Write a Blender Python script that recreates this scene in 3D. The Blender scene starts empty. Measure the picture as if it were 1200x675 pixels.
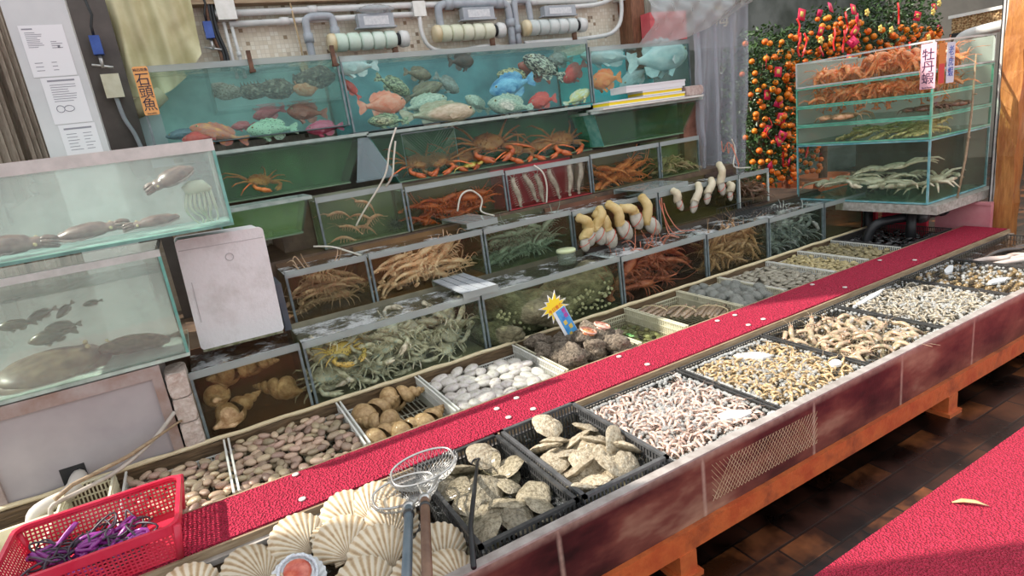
SKY_STRENGTH=1.0; SUN_STRENGTH=5.2; EXPOSURE=.42
import bpy, math, random
from mathutils import Vector, Matrix, noise as mnoise
random.seed(7)
PI = math.pi
S = bpy.context.scene
COL = S.collection
U = random.uniform

# ------------------------------------------------------------------ mesh builder
class MB:
    def __init__(s):
        s.v = []; s.f = []; s.m = []; s.mi = 0
    def add(s, vs, fs):
        b = len(s.v); s.v.extend(tuple(p) for p in vs)
        for f in fs:
            s.f.append(tuple(b + i for i in f)); s.m.append(s.mi)
    def box(s, x0, x1, y0, y1, z0, z1):
        s.add([(x0,y0,z0),(x1,y0,z0),(x1,y1,z0),(x0,y1,z0),(x0,y0,z1),(x1,y0,z1),(x1,y1,z1),(x0,y1,z1)],
              [(0,3,2,1),(4,5,6,7),(0,1,5,4),(1,2,6,5),(2,3,7,6),(3,0,4,7)])
    def obox(s, c, ax, ay, az):     # oriented box: centre, three half axes
        c = Vector(c); ax = Vector(ax); ay = Vector(ay); az = Vector(az)
        P = [c+ax*i+ay*j+az*k for k in (-1,1) for i, j in ((-1,-1),(1,-1),(1,1),(-1,1))]
        s.add(P, [(0,3,2,1),(4,5,6,7),(0,1,5,4),(1,2,6,5),(2,3,7,6),(3,0,4,7)])
    def tube(s, pts, r, n=8, flat=1.0, closed=False):
        pts = [Vector(p) for p in pts]; N = len(pts)
        if not hasattr(r, '__len__'): r = [r]*N
        T = []
        for i in range(N):
            if closed: t = pts[(i+1) % N]-pts[i-1]
            else: t = pts[min(i+1, N-1)]-pts[max(i-1, 0)]
            T.append(t.normalized() if t.length > 1e-9 else Vector((0,0,1)))
        up = Vector((0,0,1)) if abs(T[0].z) < .9 else Vector((1,0,0))
        u = T[0].cross(up).normalized(); vs = []
        for i in range(N):
            u = (u-T[i]*u.dot(T[i]))
            u = u.normalized() if u.length > 1e-6 else T[i].orthogonal().normalized()
            w = T[i].cross(u)
            for k in range(n):
                a = 2*PI*k/n
                vs.append(pts[i]+u*math.cos(a)*r[i]+w*math.sin(a)*r[i]*flat)
        fs = []
        for i in range(N if closed else N-1):
            for k in range(n):
                j = (i+1) % N
                fs.append((i*n+k, i*n+(k+1) % n, j*n+(k+1) % n, j*n+k))
        if not closed:
            fs.append(tuple(range(n-1,-1,-1))); fs.append(tuple((N-1)*n+k for k in range(n)))
        s.add(vs, fs)
    def ell(s, c, rx, ry, rz, nu=12, nv=7, fn=None):
        vs = [(0,0,-1)]
        for j in range(1, nv):
            ph = -PI/2+PI*j/nv
            for i in range(nu):
                a = 2*PI*i/nu
                vs.append((math.cos(ph)*math.cos(a), math.cos(ph)*math.sin(a), math.sin(ph)))
        vs.append((0,0,1)); fs = []
        for i in range(nu):
            fs.append((0, 1+(i+1) % nu, 1+i))
            for j in range(nv-2):
                a = 1+j*nu; fs.append((a+i, a+(i+1) % nu, a+nu+(i+1) % nu, a+nu+i))
            a = 1+(nv-2)*nu; fs.append((a+i, a+(i+1) % nu, len(vs)-1))
        out = []
        for p in vs:
            q = Vector(p)
            if fn: q = fn(q)
            out.append((c[0]+q[0]*rx, c[1]+q[1]*ry, c[2]+q[2]*rz))
        s.add(out, fs)
    def lathe(s, prof, c=(0,0,0), n=20, ax='z'):
        vs = []
        for r, h in prof:
            for k in range(n):
                a = 2*PI*k/n; x, y = r*math.cos(a), r*math.sin(a)
                p = (x, y, h) if ax == 'z' else ((h, x, y) if ax == 'x' else (x, h, y))
                vs.append((c[0]+p[0], c[1]+p[1], c[2]+p[2]))
        fs = []
        for i in range(len(prof)-1):
            for k in range(n):
                fs.append((i*n+k, i*n+(k+1) % n, (i+1)*n+(k+1) % n, (i+1)*n+k))
        s.add(vs, fs)
    def grid(s, nx, ny, fn):
        vs = [fn(i/nx, j/ny) for j in range(ny+1) for i in range(nx+1)]
        fs = [(j*(nx+1)+i, j*(nx+1)+i+1, (j+1)*(nx+1)+i+1, (j+1)*(nx+1)+i) for j in range(ny) for i in range(nx)]
        s.add(vs, fs)
    def prism(s, poly, fn, t):      # 2-D outline pushed through thickness t; fn(a,b,h) -> point
        n = len(poly); vs = [fn(a, b, 0) for a, b in poly]+[fn(a, b, t) for a, b in poly]
        s.add(vs, [tuple(range(n-1,-1,-1)), tuple(range(n, 2*n))]+[(i, (i+1) % n, n+(i+1) % n, n+i) for i in range(n)])
    def mesh(s, name, mats, smooth=True):
        me = bpy.data.meshes.new(name); me.from_pydata(s.v, [], s.f)
        for m in (mats if isinstance(mats, (list, tuple)) else [mats]): me.materials.append(m)
        if any(s.m): me.polygons.foreach_set('material_index', s.m)
        me.polygons.foreach_set('use_smooth', [smooth]*len(s.f)); me.update()
        return me
    def build(s, name, mats, parent=None, smooth=False):
        return obj(name, s.mesh(name, mats, smooth), parent)

def obj(name, me, parent=None, loc=None, rot=None, sc=None):
    o = bpy.data.objects.new(name, me); COL.objects.link(o)
    if parent is not None: o.parent = parent
    if loc is not None: o.location = loc
    if rot is not None: o.rotation_euler = rot
    if sc is not None: o.scale = sc if hasattr(sc, '__len__') else (sc,)*3
    return o
def tag(o, label, cat, group=None, kind=None):
    if label: o['label'] = label
    if cat: o['category'] = cat
    if group: o['group'] = group
    if kind: o['kind'] = kind
    return o
def thing(name, label, cat, loc=(0,0,0), rot=(0,0,0), sc=1, group=None):
    return tag(obj(name, None, None, loc, rot, sc), label, cat, group)
def struct(o):
    o['kind'] = 'structure'; return o
def euler(vx, vz):                  # rotation with local x along vx and local z near vz
    x = Vector(vx).normalized(); z = Vector(vz); z = (z-x*z.dot(x)).normalized(); y = z.cross(x)
    return Matrix((x, y, z)).transposed().to_euler()
def arc(p0, p1, sag, n=8):
    p0 = Vector(p0); p1 = Vector(p1); sag = Vector(sag)
    return [p0.lerp(p1, i/n)+sag*(4*(i/n)*(1-i/n)) for i in range(n+1)]
def smooth_path(P, k=5):            # Catmull-Rom
    P = [Vector(p) for p in P]; out = []
    for i in range(len(P)-1):
        a = P[max(i-1,0)]; b = P[i]; c = P[i+1]; d = P[min(i+2, len(P)-1)]
        for j in range(k):
            t = j/k
            out.append(.5*((2*b)+(c-a)*t+(2*a-5*b+4*c-d)*t*t+(3*b-a-3*c+d)*t**3))
    return out+[P[-1]]

# ------------------------------------------------------------------ materials
def new_mat(name):
    m = bpy.data.materials.new(name); m.use_nodes = True; nt = m.node_tree; nt.nodes.clear()
    out = nt.nodes.new('ShaderNodeOutputMaterial'); return m, nt, out
def N(nt, t, **kw):
    n = nt.nodes.new(t)
    for k, v in kw.items():
        if k in n.inputs: n.inputs[k].default_value = v
        else: setattr(n, k, v)
    return n
def c4(c): return (c[0], c[1], c[2], 1)
def tex(nt, kind, scale, stretch=None, detail=4, rough=.6):
    tc = N(nt, 'ShaderNodeTexCoord'); src = tc.outputs['Object']
    if stretch:
        mp = N(nt, 'ShaderNodeMapping'); mp.inputs['Scale'].default_value = stretch
        nt.links.new(src, mp.inputs[0]); src = mp.outputs[0]
    if kind == 'voronoi':
        t = N(nt, 'ShaderNodeTexVoronoi', Scale=scale); o = t.outputs['Distance']
    elif kind == 'cells':
        t = N(nt, 'ShaderNodeTexVoronoi', Scale=scale); o = t.outputs['Color']
    elif kind == 'wave':
        t = N(nt, 'ShaderNodeTexWave', Scale=scale, Distortion=2.0, Detail=2.0); o = t.outputs['Fac']
    elif kind == 'rings':
        t = N(nt, 'ShaderNodeTexWave', wave_type='RINGS', Scale=scale, Distortion=1.5, Detail=2.0); o = t.outputs['Fac']
    else:
        t = N(nt, 'ShaderNodeTexNoise', Scale=scale, Detail=detail, Roughness=rough); o = t.outputs['Fac']
    nt.links.new(src, t.inputs['Vector']); return o
def ramp(nt, fac, stops):
    r = N(nt, 'ShaderNodeValToRGB'); e = r.color_ramp.elements
    while len(e) < len(stops): e.new(.5)
    for q, (p, c) in zip(e, stops): q.position = p; q.color = c4(c)
    nt.links.new(fac, r.inputs[0]); return r.outputs[0]
MATS = {}
def mat(name, c1, c2=None, scale=8, rough=.5, bump=0, bscale=None, rnd=0, hue=0, metal=0, coat=0, kind='noise', stretch=None, lo=.35, hi=.65, c3=None, trans=0):
    if name in MATS: return MATS[name]
    m, nt, out = new_mat(name)
    b = N(nt, 'ShaderNodeBsdfPrincipled', Roughness=rough, Metallic=metal)
    b.inputs['Coat Weight'].default_value = coat; b.inputs['Coat Roughness'].default_value = .12
    nt.links.new(b.outputs[0], out.inputs[0]); L = nt.links.new
    col = None
    if c2 is not None:
        f = tex(nt, kind, scale, stretch)
        st = [(lo, c1), (hi, c2)] if c3 is None else [(lo, c1), ((lo+hi)/2, c2), (hi, c3)]
        col = ramp(nt, f, st)
    else:
        r = N(nt, 'ShaderNodeRGB'); r.outputs[0].default_value = c4(c1); col = r.outputs[0]
    if rnd or hue:
        oi = N(nt, 'ShaderNodeObjectInfo'); h = N(nt, 'ShaderNodeHueSaturation')
        mr = N(nt, 'ShaderNodeMapRange'); mr.inputs['To Min'].default_value = 1-rnd; mr.inputs['To Max'].default_value = 1+rnd
        L(oi.outputs['Random'], mr.inputs[0]); L(mr.outputs[0], h.inputs['Value']); L(col, h.inputs['Color'])
        if hue:
            mu = N(nt, 'ShaderNodeMath', operation='MULTIPLY'); mu.inputs[1].default_value = 7.31; fr = N(nt, 'ShaderNodeMath', operation='FRACT')
            L(oi.outputs['Random'], mu.inputs[0]); L(mu.outputs[0], fr.inputs[0])
            m2 = N(nt, 'ShaderNodeMapRange'); m2.inputs['To Min'].default_value = .5-hue; m2.inputs['To Max'].default_value = .5+hue
            L(fr.outputs[0], m2.inputs[0]); L(m2.outputs[0], h.inputs['Hue'])
        col = h.outputs[0]
    L(col, b.inputs['Base Color'])
    if bump:
        bp = N(nt, 'ShaderNodeBump', Strength=bump, Distance=.02)
        L(tex(nt, 'noise' if kind in ('cells',) else kind, bscale or scale, stretch), bp.inputs['Height']); L(bp.outputs[0], b.inputs['Normal'])
    if trans: b.inputs['Transmission Weight'].default_value = trans
    MATS[name] = m; return m
def glass(name, tint, murk=0, mcol=(.5,.6,.55), refl=1.0, rough=.02, bump=0, bscale=20, froth=0, fscale=6, fcol=(.85,.88,.9), streak=0, flo=.5, fhi=.62, transl=0):
    if name in MATS: return MATS[name]
    m, nt, out = new_mat(name); L = nt.links.new
    tr = N(nt, 'ShaderNodeBsdfTransparent', Color=c4(tint)); sh = tr.outputs[0]
    if murk:
        df = N(nt, 'ShaderNodeBsdfDiffuse', Color=c4(mcol)); mx = N(nt, 'ShaderNodeMixShader', Fac=murk)
        if transl:
            tl = N(nt, 'ShaderNodeBsdfTranslucent', Color=c4(mcol)); m0 = N(nt, 'ShaderNodeMixShader', Fac=transl); L(df.outputs[0], m0.inputs[1]); L(tl.outputs[0], m0.inputs[2]); df = m0
        if streak:
            mr = N(nt, 'ShaderNodeMapRange'); mr.inputs['From Min'].default_value = .35; mr.inputs['From Max'].default_value = .7
            mr.inputs['To Min'].default_value = murk*.5; mr.inputs['To Max'].default_value = min(1, murk*(1+streak))
            L(tex(nt, 'noise', 3), mr.inputs[0]); L(mr.outputs[0], mx.inputs[0])
        L(sh, mx.inputs[1]); L(df.outputs[0], mx.inputs[2]); sh = mx.outputs[0]
    gl = N(nt, 'ShaderNodeBsdfGlossy', Roughness=rough); fr = N(nt, 'ShaderNodeFresnel', IOR=1.33)
    ge = N(nt, 'ShaderNodeNewGeometry'); bf = N(nt, 'ShaderNodeMapRange'); bf.inputs['To Min'].default_value = 1.33; bf.inputs['To Max'].default_value = 1/1.33; L(ge.outputs['Backfacing'], bf.inputs[0]); L(bf.outputs[0], fr.inputs['IOR'])
    mu = N(nt, 'ShaderNodeMath', operation='MULTIPLY'); mu.inputs[1].default_value = refl
    mx = N(nt, 'ShaderNodeMixShader'); L(fr.outputs[0], mu.inputs[0]); L(mu.outputs[0], mx.inputs[0]); L(sh, mx.inputs[1]); L(gl.outputs[0], mx.inputs[2]); sh = mx.outputs[0]
    if bump:
        bp = N(nt, 'ShaderNodeBump', Strength=bump, Distance=.02); L(tex(nt, 'noise', bscale), bp.inputs['Height']); L(bp.outputs[0], gl.inputs['Normal']); L(bp.outputs[0], fr.inputs['Normal'])
    if froth:
        fd = N(nt, 'ShaderNodeBsdfPrincipled', Roughness=.35); fd.inputs['Base Color'].default_value = c4(fcol)
        b2 = N(nt, 'ShaderNodeBump', Strength=.6, Distance=.02); L(tex(nt, 'voronoi', fscale*14), b2.inputs['Height']); L(b2.outputs[0], fd.inputs['Normal'])
        mr = N(nt, 'ShaderNodeMapRange'); mr.inputs['From Min'].default_value = flo; mr.inputs['From Max'].default_value = fhi
        mr.inputs['To Max'].default_value = froth
        L(tex(nt, 'noise', fscale, None, 8, .7), mr.inputs[0]); mx = N(nt, 'ShaderNodeMixShader'); L(mr.outputs[0], mx.inputs[0]); L(sh, mx.inputs[1]); L(fd.outputs[0], mx.inputs[2]); sh = mx.outputs[0]
    L(sh, out.inputs[0]); MATS[name] = m; return m

# ------------------------------------------------------------------ camera, world, sun
P_, R_, Y_ = math.radians(15), math.radians(8), math.radians(27.3)
def rz(v): return Vector((v[0]*math.cos(Y_)+v[1]*math.sin(Y_), -v[0]*math.sin(Y_)+v[1]*math.cos(Y_), v[2]))
fw = rz((0, math.cos(P_), -math.sin(P_))); uc = rz((0, math.sin(P_), math.cos(P_))); rt = rz((1,0,0))
cx = rt*math.cos(R_)-uc*math.sin(R_); cy = rt*math.sin(R_)+uc*math.cos(R_)
cam = bpy.data.cameras.new('camera'); co = bpy.data.objects.new('camera', cam); COL.objects.link(co)
mw = Matrix((cx, cy, -fw)).transposed().to_4x4(); mw.translation = (0,0,1.65); co.matrix_world = mw
cam.lens = 21; cam.sensor_width = 36; cam.clip_start = .05; S.camera = co
w = bpy.data.worlds.new('sky'); S.world = w; w.use_nodes = True
bg = w.node_tree.nodes['Background']; bg.inputs[0].default_value = (.93,.97,1,1); bg.inputs[1].default_value = SKY_STRENGTH
sun = bpy.data.lights.new('sun', 'SUN'); sun.energy = SUN_STRENGTH; sun.angle = math.radians(.6); sun.color = (1,.93,.82)
so = bpy.data.objects.new('sun', sun); COL.objects.link(so)
so.rotation_euler = Vector((-1.1,.6,1.2)).to_track_quat('Z', 'Y').to_euler()
so.location = (-6, 4, 7)
S.view_settings.view_transform = 'Standard'; S.view_settings.look = 'None'; S.view_settings.gamma = 1
S.view_settings.use_curve_mapping = False; S.view_settings.exposure = EXPOSURE
S.cycles.transparent_max_bounces = 48; S.cycles.max_bounces = 8; S.cycles.diffuse_bounces = 3; S.cycles.glossy_bounces = 3; S.cycles.sample_clamp_indirect = 4
S.cycles.caustics_reflective = False; S.cycles.caustics_refractive = False

# ------------------------------------------------------------------ palette
WOOD = mat('weathered_wood', (.28,.19,.11), (.45,.34,.22), 9, .6, .3, stretch=(1,10,10))
PALEWOOD = mat('pale_bamboo', (.62,.5,.3), (.78,.68,.46), 14, .55, .3, stretch=(1.5,8,8))
WHITEPL = mat('white_plastic', (.72,.72,.66), (.82,.82,.78), 20, .4)
CREAMPL = mat('cream_plastic', (.66,.62,.44), (.78,.75,.58), 20, .4)
BLACKPL = mat('black_plastic', (.035,.036,.038), (.07,.07,.07), 30, .35)
GREYPL = mat('grey_plastic', (.32,.34,.36), (.42,.44,.45), 18, .35)
DARK = mat('dark_rubber', (.015,.016,.018), None, rough=.45)
REDPL = mat('red_plastic', (.72,.02,.06), (.8,.05,.1), 10, .35, trans=.1)
FOAM = mat('styrofoam', (.66,.63,.62), (.82,.8,.81), 5, .8, .2, 60, lo=.3, hi=.5)
PVC = mat('white_pvc', (.62,.63,.62), (.72,.72,.7), 12, .4)
GPVC = mat('grey_pvc', (.3,.33,.37), (.4,.43,.46), 12, .4)
STEEL = mat('steel_wire', (.5,.5,.5), (.65,.65,.63), 30, .3, metal=.8)
RUST = mat('rusty_pipe', (.09,.045,.025), (.2,.1,.06), 20, .7, .3)
WHITE = mat('white_paper', (.8,.8,.82), None, rough=.7)
INK = mat('dark_ink', (.03,.02,.05), None, rough=.6)
GLASS = glass('clear_glass', (.97,.99,.98), 0, refl=.4)
GGLASS = glass('green_glass', (.92,.98,.96), .015, (.45,.6,.54), refl=.5)
EDGE = mat('green_glass_edge', (.1,.36,.3), (.2,.5,.42), 20, .15, coat=.5)
EDGE2 = mat('grey_seal', (.1,.13,.14), (.2,.25,.26), 20, .3)
LIPG = glass('grey_glass_rim', (.7,.76,.74), .45, (.58,.63,.62))
# ------------------------------------------------------------------ setting
def mosaic():
    m, nt, out = new_mat('mosaic_wall'); L = nt.links.new
    b = N(nt, 'ShaderNodeBsdfPrincipled', Roughness=.5); L(b.outputs[0], out.inputs[0])
    tc = N(nt, 'ShaderNodeTexCoord'); mp = N(nt, 'ShaderNodeMapping'); mp.inputs['Scale'].default_value = (36,1,36); mp.inputs['Location'].default_value = (.3,.5,.3)
    fl = N(nt, 'ShaderNodeVectorMath', operation='FLOOR'); wn = N(nt, 'ShaderNodeTexWhiteNoise', noise_dimensions='3D')
    fr = N(nt, 'ShaderNodeVectorMath', operation='FRACTION'); sp = N(nt, 'ShaderNodeSeparateXYZ')
    L(tc.outputs['Object'], mp.inputs[0]); L(mp.outputs[0], fl.inputs[0]); L(fl.outputs[0], wn.inputs[0]); L(mp.outputs[0], fr.inputs[0]); L(fr.outputs[0], sp.inputs[0])
    col = ramp(nt, wn.outputs['Value'], [(0,(.68,.59,.45)), (.5,(.78,.7,.57)), (.95,(.84,.79,.68)), (.965,(.34,.24,.14)), (1,(.24,.17,.11))])
    nt.nodes[col.node.name].color_ramp.interpolation = 'LINEAR'
    mn = N(nt, 'ShaderNodeMath', operation='MINIMUM'); L(sp.outputs[0], mn.inputs[0]); L(sp.outputs[2], mn.inputs[1])
    lt = N(nt, 'ShaderNodeMath', operation='LESS_THAN'); lt.inputs[1].default_value = .12; L(mn.outputs[0], lt.inputs[0])
    mx = N(nt, 'ShaderNodeMixRGB'); mx.inputs[2].default_value = (.64,.56,.44,1); L(lt.outputs[0], mx.inputs[0]); L(col, mx.inputs[1]); L(mx.outputs[0], b.inputs['Base Color'])
    return m
def tiles():
    m, nt, out = new_mat('wet_floor_tile'); L = nt.links.new
    b = N(nt, 'ShaderNodeBsdfPrincipled'); L(b.outputs[0], out.inputs[0])
    tc = N(nt, 'ShaderNodeTexCoord'); br = N(nt, 'ShaderNodeTexBrick', Scale=1); br.inputs['Brick Width'].default_value = .215; br.inputs['Row Height'].default_value = .116
    br.inputs['Mortar Size'].default_value = .005; br.inputs['Color1'].default_value = (.028,.009,.005,1); br.inputs['Color2'].default_value = (.34,.11,.03,1); br.inputs['Mortar'].default_value = (.012,.007,.005,1)
    br.inputs['Bias'].default_value = -.45
    L(tc.outputs['Object'], br.inputs['Vector'])
    f = tex(nt, 'noise', 3.5); st = ramp(nt, f, [(.45,(.12,.11,.1)), (.62,(1,1,1))])
    mx = N(nt, 'ShaderNodeMixRGB', blend_type='MULTIPLY'); mx.inputs[0].default_value = 1; L(br.outputs[0], mx.inputs[1]); L(st, mx.inputs[2]); L(mx.outputs[0], b.inputs['Base Color'])
    mr = N(nt, 'ShaderNodeMapRange'); mr.inputs['To Min'].default_value = .12; mr.inputs['To Max'].default_value = .5; L(f, mr.inputs[0]); L(mr.outputs[0], b.inputs['Roughness'])
    bp = N(nt, 'ShaderNodeBump', Strength=.25, Distance=.01); L(br.outputs['Fac'], bp.inputs['Height']); bp.invert = True; L(bp.outputs[0], b.inputs['Normal'])
    return m
q = MB(); q.box(-9, 14, -9, 9, -.1, 0); struct(q.build('floor', tiles()))
q = MB(); q.box(12.5, 12.6, -4, 7.2, 0, 5); q.box(12.49,12.5,-4,7.2,0,.1); struct(q.build('wall_right', mat('far_shop_wall', (.3,.27,.23), (.5,.44,.36), 1.2, .8)))
q = MB(); q.box(-.32, 4.02, 4.6, 4.75, 0, 2.78); struct(q.build('wall_back', mosaic()))
q = MB(); q.box(-1.4, 4.05, 4.6, 4.8, 2.8, 6.0); q.box(-1.4,4.05,4.58,4.6,2.8,2.9); struct(q.build('wall_upper_shade', mat('plaster', (.5,.48,.44), (.58,.56,.52), 3, .8)))  # unseen upper wall, added to shade the right-hand baskets and tanks
q = MB(); q.box(-.32, 4.06, 4.5, 4.6, 2.655, 2.8); struct(q.build('trim_1', WOOD))                     # timber along the wall head
q = MB(); q.box(3.84, 3.99, 4.42, 4.6, 2.0, 2.66); struct(q.build('trim_2', mat('red_brown_wood', (.13,.05,.025), (.28,.12,.06), 12, .6, .4, stretch=(8,8,1))))
q = MB(); q.box(3.6, 15, 7.2, 7.3, 0, 6.5); q.box(4.0,14,7.19,7.2,0,.1); struct(q.build('wall_rear', mat('dark_far_wall', (.05,.06,.05), (.16,.17,.16), 1.5, .8)))
PILW = mat('grey_white_paint', (.56,.57,.58), (.64,.65,.65), 3, .4)
q = MB(); q.box(-.5, -.25, 3.7, 3.8, 0, 2.75); struct(q.build('wall_left', PILW))
BROWN = mat('brown_slats', (.2,.15,.11), (.34,.28,.22), 14, .6, .2, stretch=(8,8,1))
q = MB(); q.box(-1.3, -.5, 4.06, 4.1, 0, 2.7); struct(q.build('trim_8', BROWN))
for i, (a, b_) in enumerate(((-.6,-.52), (-.76,-.64), (-1.0,-.8))):
    q = MB(); q.box(a, b_, 3.9+.05*i, 3.98+.05*i, 0, 2.7)
    for k in range(3): q.box(a+(b_-a)*(.15+.3*k), a+(b_-a)*(.25+.3*k), 3.885+.05*i, 3.9+.05*i, 0, 2.7)
    struct(q.build('trim_%d' % (3+i), BROWN))
q = MB(); q.box(-.36, -.1, 4.3, 4.36, 0, 2.7); struct(q.build('trim_6', mat('dark_gap_board', (.07,.06,.055), (.13,.11,.1), 4, .7)))

# ------------------------------------------------------------------ the long display counter
PANEL = None
def panel_mat():
    m, nt, out = new_mat('maroon_panel'); L = nt.links.new
    b = N(nt, 'ShaderNodeBsdfPrincipled', Roughness=.3); L(b.outputs[0], out.inputs[0]); b.inputs['Specular IOR Level'].default_value = .3; b.inputs['Coat Weight'].default_value = .0; b.inputs['Coat Roughness'].default_value = .05
    f = tex(nt, 'noise', 2.2, (1,1,2.5)); c = ramp(nt, f, [(.3,(.018,.01,.01)), (.44,(.07,.02,.02)), (.58,(.17,.06,.045)), (.75,(.36,.22,.15))])
    tc = N(nt, 'ShaderNodeTexCoord'); sp = N(nt, 'ShaderNodeSeparateXYZ'); L(tc.outputs['Object'], sp.inputs[0])
    # pale dried scale near the joints (every 0.62 m) and along the top edge
    mo = N(nt, 'ShaderNodeMath', operation='PINGPONG'); mo.inputs[1].default_value = .31; L(sp.outputs[0], mo.inputs[0])
    mr = N(nt, 'ShaderNodeMapRange'); mr.inputs['From Min'].default_value = .012; mr.inputs['From Max'].default_value = .002; L(mo.outputs[0], mr.inputs[0])
    zr = N(nt, 'ShaderNodeMapRange'); zr.inputs['From Min'].default_value = .405; zr.inputs['From Max'].default_value = .435; L(sp.outputs[2], zr.inputs[0])
    n2 = tex(nt, 'noise', 25); ad = N(nt, 'ShaderNodeMath', operation='MAXIMUM'); L(mr.outputs[0], ad.inputs[0]); L(zr.outputs[0], ad.inputs[1])
    mu = N(nt, 'ShaderNodeMath', operation='MULTIPLY'); L(ad.outputs[0], mu.inputs[0]); L(n2, mu.inputs[1])
    mx = N(nt, 'ShaderNodeMixRGB'); mx.inputs[2].default_value = (.55,.42,.34,1); L(mu.outputs[0], mx.inputs[0]); L(c, mx.inputs[1]); L(mx.outputs[0], b.inputs['Base Color'])
    bp = N(nt, 'ShaderNodeBump', Strength=.15, Distance=.01); L(tex(nt, 'noise', 18), bp.inputs['Height']); L(bp.outputs[0], b.inputs['Normal'])
    return m
ORANGE = mat('orange_rust_paint', (.4,.06,.018), (.54,.13,.035), 7, .45, .25, 30, c3=(.2,.045,.02), lo=.3, hi=.75, coat=.3)
WETBED = mat('wet_trough', (.035,.025,.02), (.09,.065,.045), 6, .2, .2, 20)
ctr = thing('display_counter', 'long low seafood counter with maroon front panel and orange painted steel frame', 'counter', (2,2.2,0))
def cpart(q, name, m, smooth=False, parent=None):
    q.v = [(x-2, y-2.2, z) for x, y, z in q.v]; return q.build(name, m, parent or ctr, smooth)
X0, X1 = -1.0, 5.22
q = MB(); q.box(X0, X1, 1.395, 1.42, .19, .445); cpart(q, 'front_panel', panel_mat())
q = MB()
for i in range(34):
    for s in (-1, 1):
        a = 1.42+.019*i; b_ = a+s*.11; xa = max(1.42, min(2.02, a)); xb = max(1.42, min(2.02, b_)); q.tube([(xa,1.3945,.235),(xb,1.3945,.235+.15*(abs(xb-xa)/.11) if abs(b_-a) > 0 else .385)], .0012, 4)
cpart(q, 'netting', mat('tan_netting', (.42,.3,.17), (.6,.46,.3), 20, .7))
q = MB(); q.box(X0, X1, 1.39, 1.424, .441, .449); cpart(q, 'panel_lip', mat('grey_lip', (.3,.26,.24), (.46,.42,.4), 15, .3))
q = MB(); q.box(X0, X1, 1.375, 1.44, .105, .19); cpart(q, 'frame_bar', ORANGE)
for lx in (-.4, 1.26, 3.03, 4.9):
    for ly in (1.37, 2.85):
        q = MB(); q.box(lx-.04, lx+.04, ly, ly+.08, .02, .106); q.box(lx-.055, lx+.055, ly-.015, ly+.095, 0, .02); cpart(q, 'leg', ORANGE)
q = MB(); q.box(X0, X1, 1.42, 2.98, .19, .3); cpart(q, 'trough_bed', WETBED)
q = MB(); q.box(X0, X1, 2.06, 2.075, .3, .425); q.box(X0, X1, 2.36, 2.375, .3, .425); q.box(X0, X1, 2.06, 2.375, .425, .434); cpart(q, 'walk_board', WOOD)
q = MB(); q.box(X0, X1, 2.035, 2.06, .385, .405); cpart(q, 'board_ledge', mat('grey_ledge', (.3,.27,.24), (.5,.46,.42), 12, .4))
q = MB()
pts = [(X0+(X1-X0-.3)*i/60, 2.945+.003*math.sin(i*1.7), .44+.002*math.sin(i*2.3)) for i in range(61)]
q.tube(pts, [.0115+.002*math.sin(i*2.9)*math.sin(i*.7) for i in range(61)], 8); cpart(q, 'bamboo_rail', PALEWOOD, True)
q = MB(); q.box(X0, X1, 2.935, 2.965, .3, .43); cpart(q, 'back_board', mat('wet_dark_wood', (.07,.045,.025), (.2,.13,.07), 9, .4, .3, stretch=(1,10,10)))
q = MB(); q.box(-1.4, -.95, 1.2, 1.3, 0, .01)
TW = glass('trough_water', (.8,.82,.78), 0, refl=1.2, rough=.04, bump=.5, bscale=26, froth=.3, fscale=14, flo=.56, fhi=.7)
q = MB(); q.grid(150, 16, lambda u, v: (.5+4.68*u, 1.425+.6*v, .408+.004*mnoise.noise((u*60, v*9, 1)))); cpart(q, 'trough_water', TW, True)
q = MB(); q.grid(80, 12, lambda u, v: (X0+5.9*u, 2.38+.55*v, .352+.003*mnoise.noise((u*60, v*9, 4)))); cpart(q, 'basket_water', glass('basket_water', (.8,.8,.74), 0, refl=1, rough=.04, bump=.4, bscale=30), True)
q = MB(); q.grid(30, 12, lambda u, v: (X0+1.5*u, 1.425+.6*v, .345+.004*mnoise.noise((u*30, v*9, 2)))); cpart(q, 'scallop_water', glass('scallop_water', (.7,.68,.62), 0, refl=1.1, rough=.05, bump=.5, bscale=24, froth=.4, fscale=10), True)

def loop_pile(name, c, c2):
    return mat(name, c, c2, 160, .85, 1.0, 120, kind='voronoi', lo=.1, hi=.6)
REDCARP = loop_pile('red_loop_mat', (.3,.004,.025), (.64,.016,.075))
strip = thing('red_runner_mat', 'long narrow red looped mat laid on the board along the seafood counter', 'mat', (2,2.2,.434))
q = MB(); q.grid(240, 12, lambda u, v: (-3+6.2*u, -.128+.28*v, .007+.003*mnoise.noise((u*330, v*20, 3)))); b0 = len(q.v)
q.box(-3, 3.2, -.128, .152, 0, .0045); q.build('looped_pile', REDCARP, strip, True)
WASH = mat('washer_plastic', (.62,.5,.48), (.78,.72,.68), 60, .4)
for wx, wy in ((.13,2.33),(.12,2.13),(1.0,2.25),(1.12,2.28),(1.0,2.14),(1.12,2.13),(1.75,2.31),(1.78,2.13),(2.45,2.3),(2.5,2.13),(2.58,2.29),(2.62,2.13),(3.3,2.31),(3.35,2.13),(4.0,2.3),(4.1,2.13)):
    q = MB(); q.lathe([(0,.0),(.0135,0),(.0135,.004),(.005,.005),(.0035,.003),(0,.003)], (wx-2, wy-2.2, .009), 16); q.build('washer', WASH, strip, True)
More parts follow.
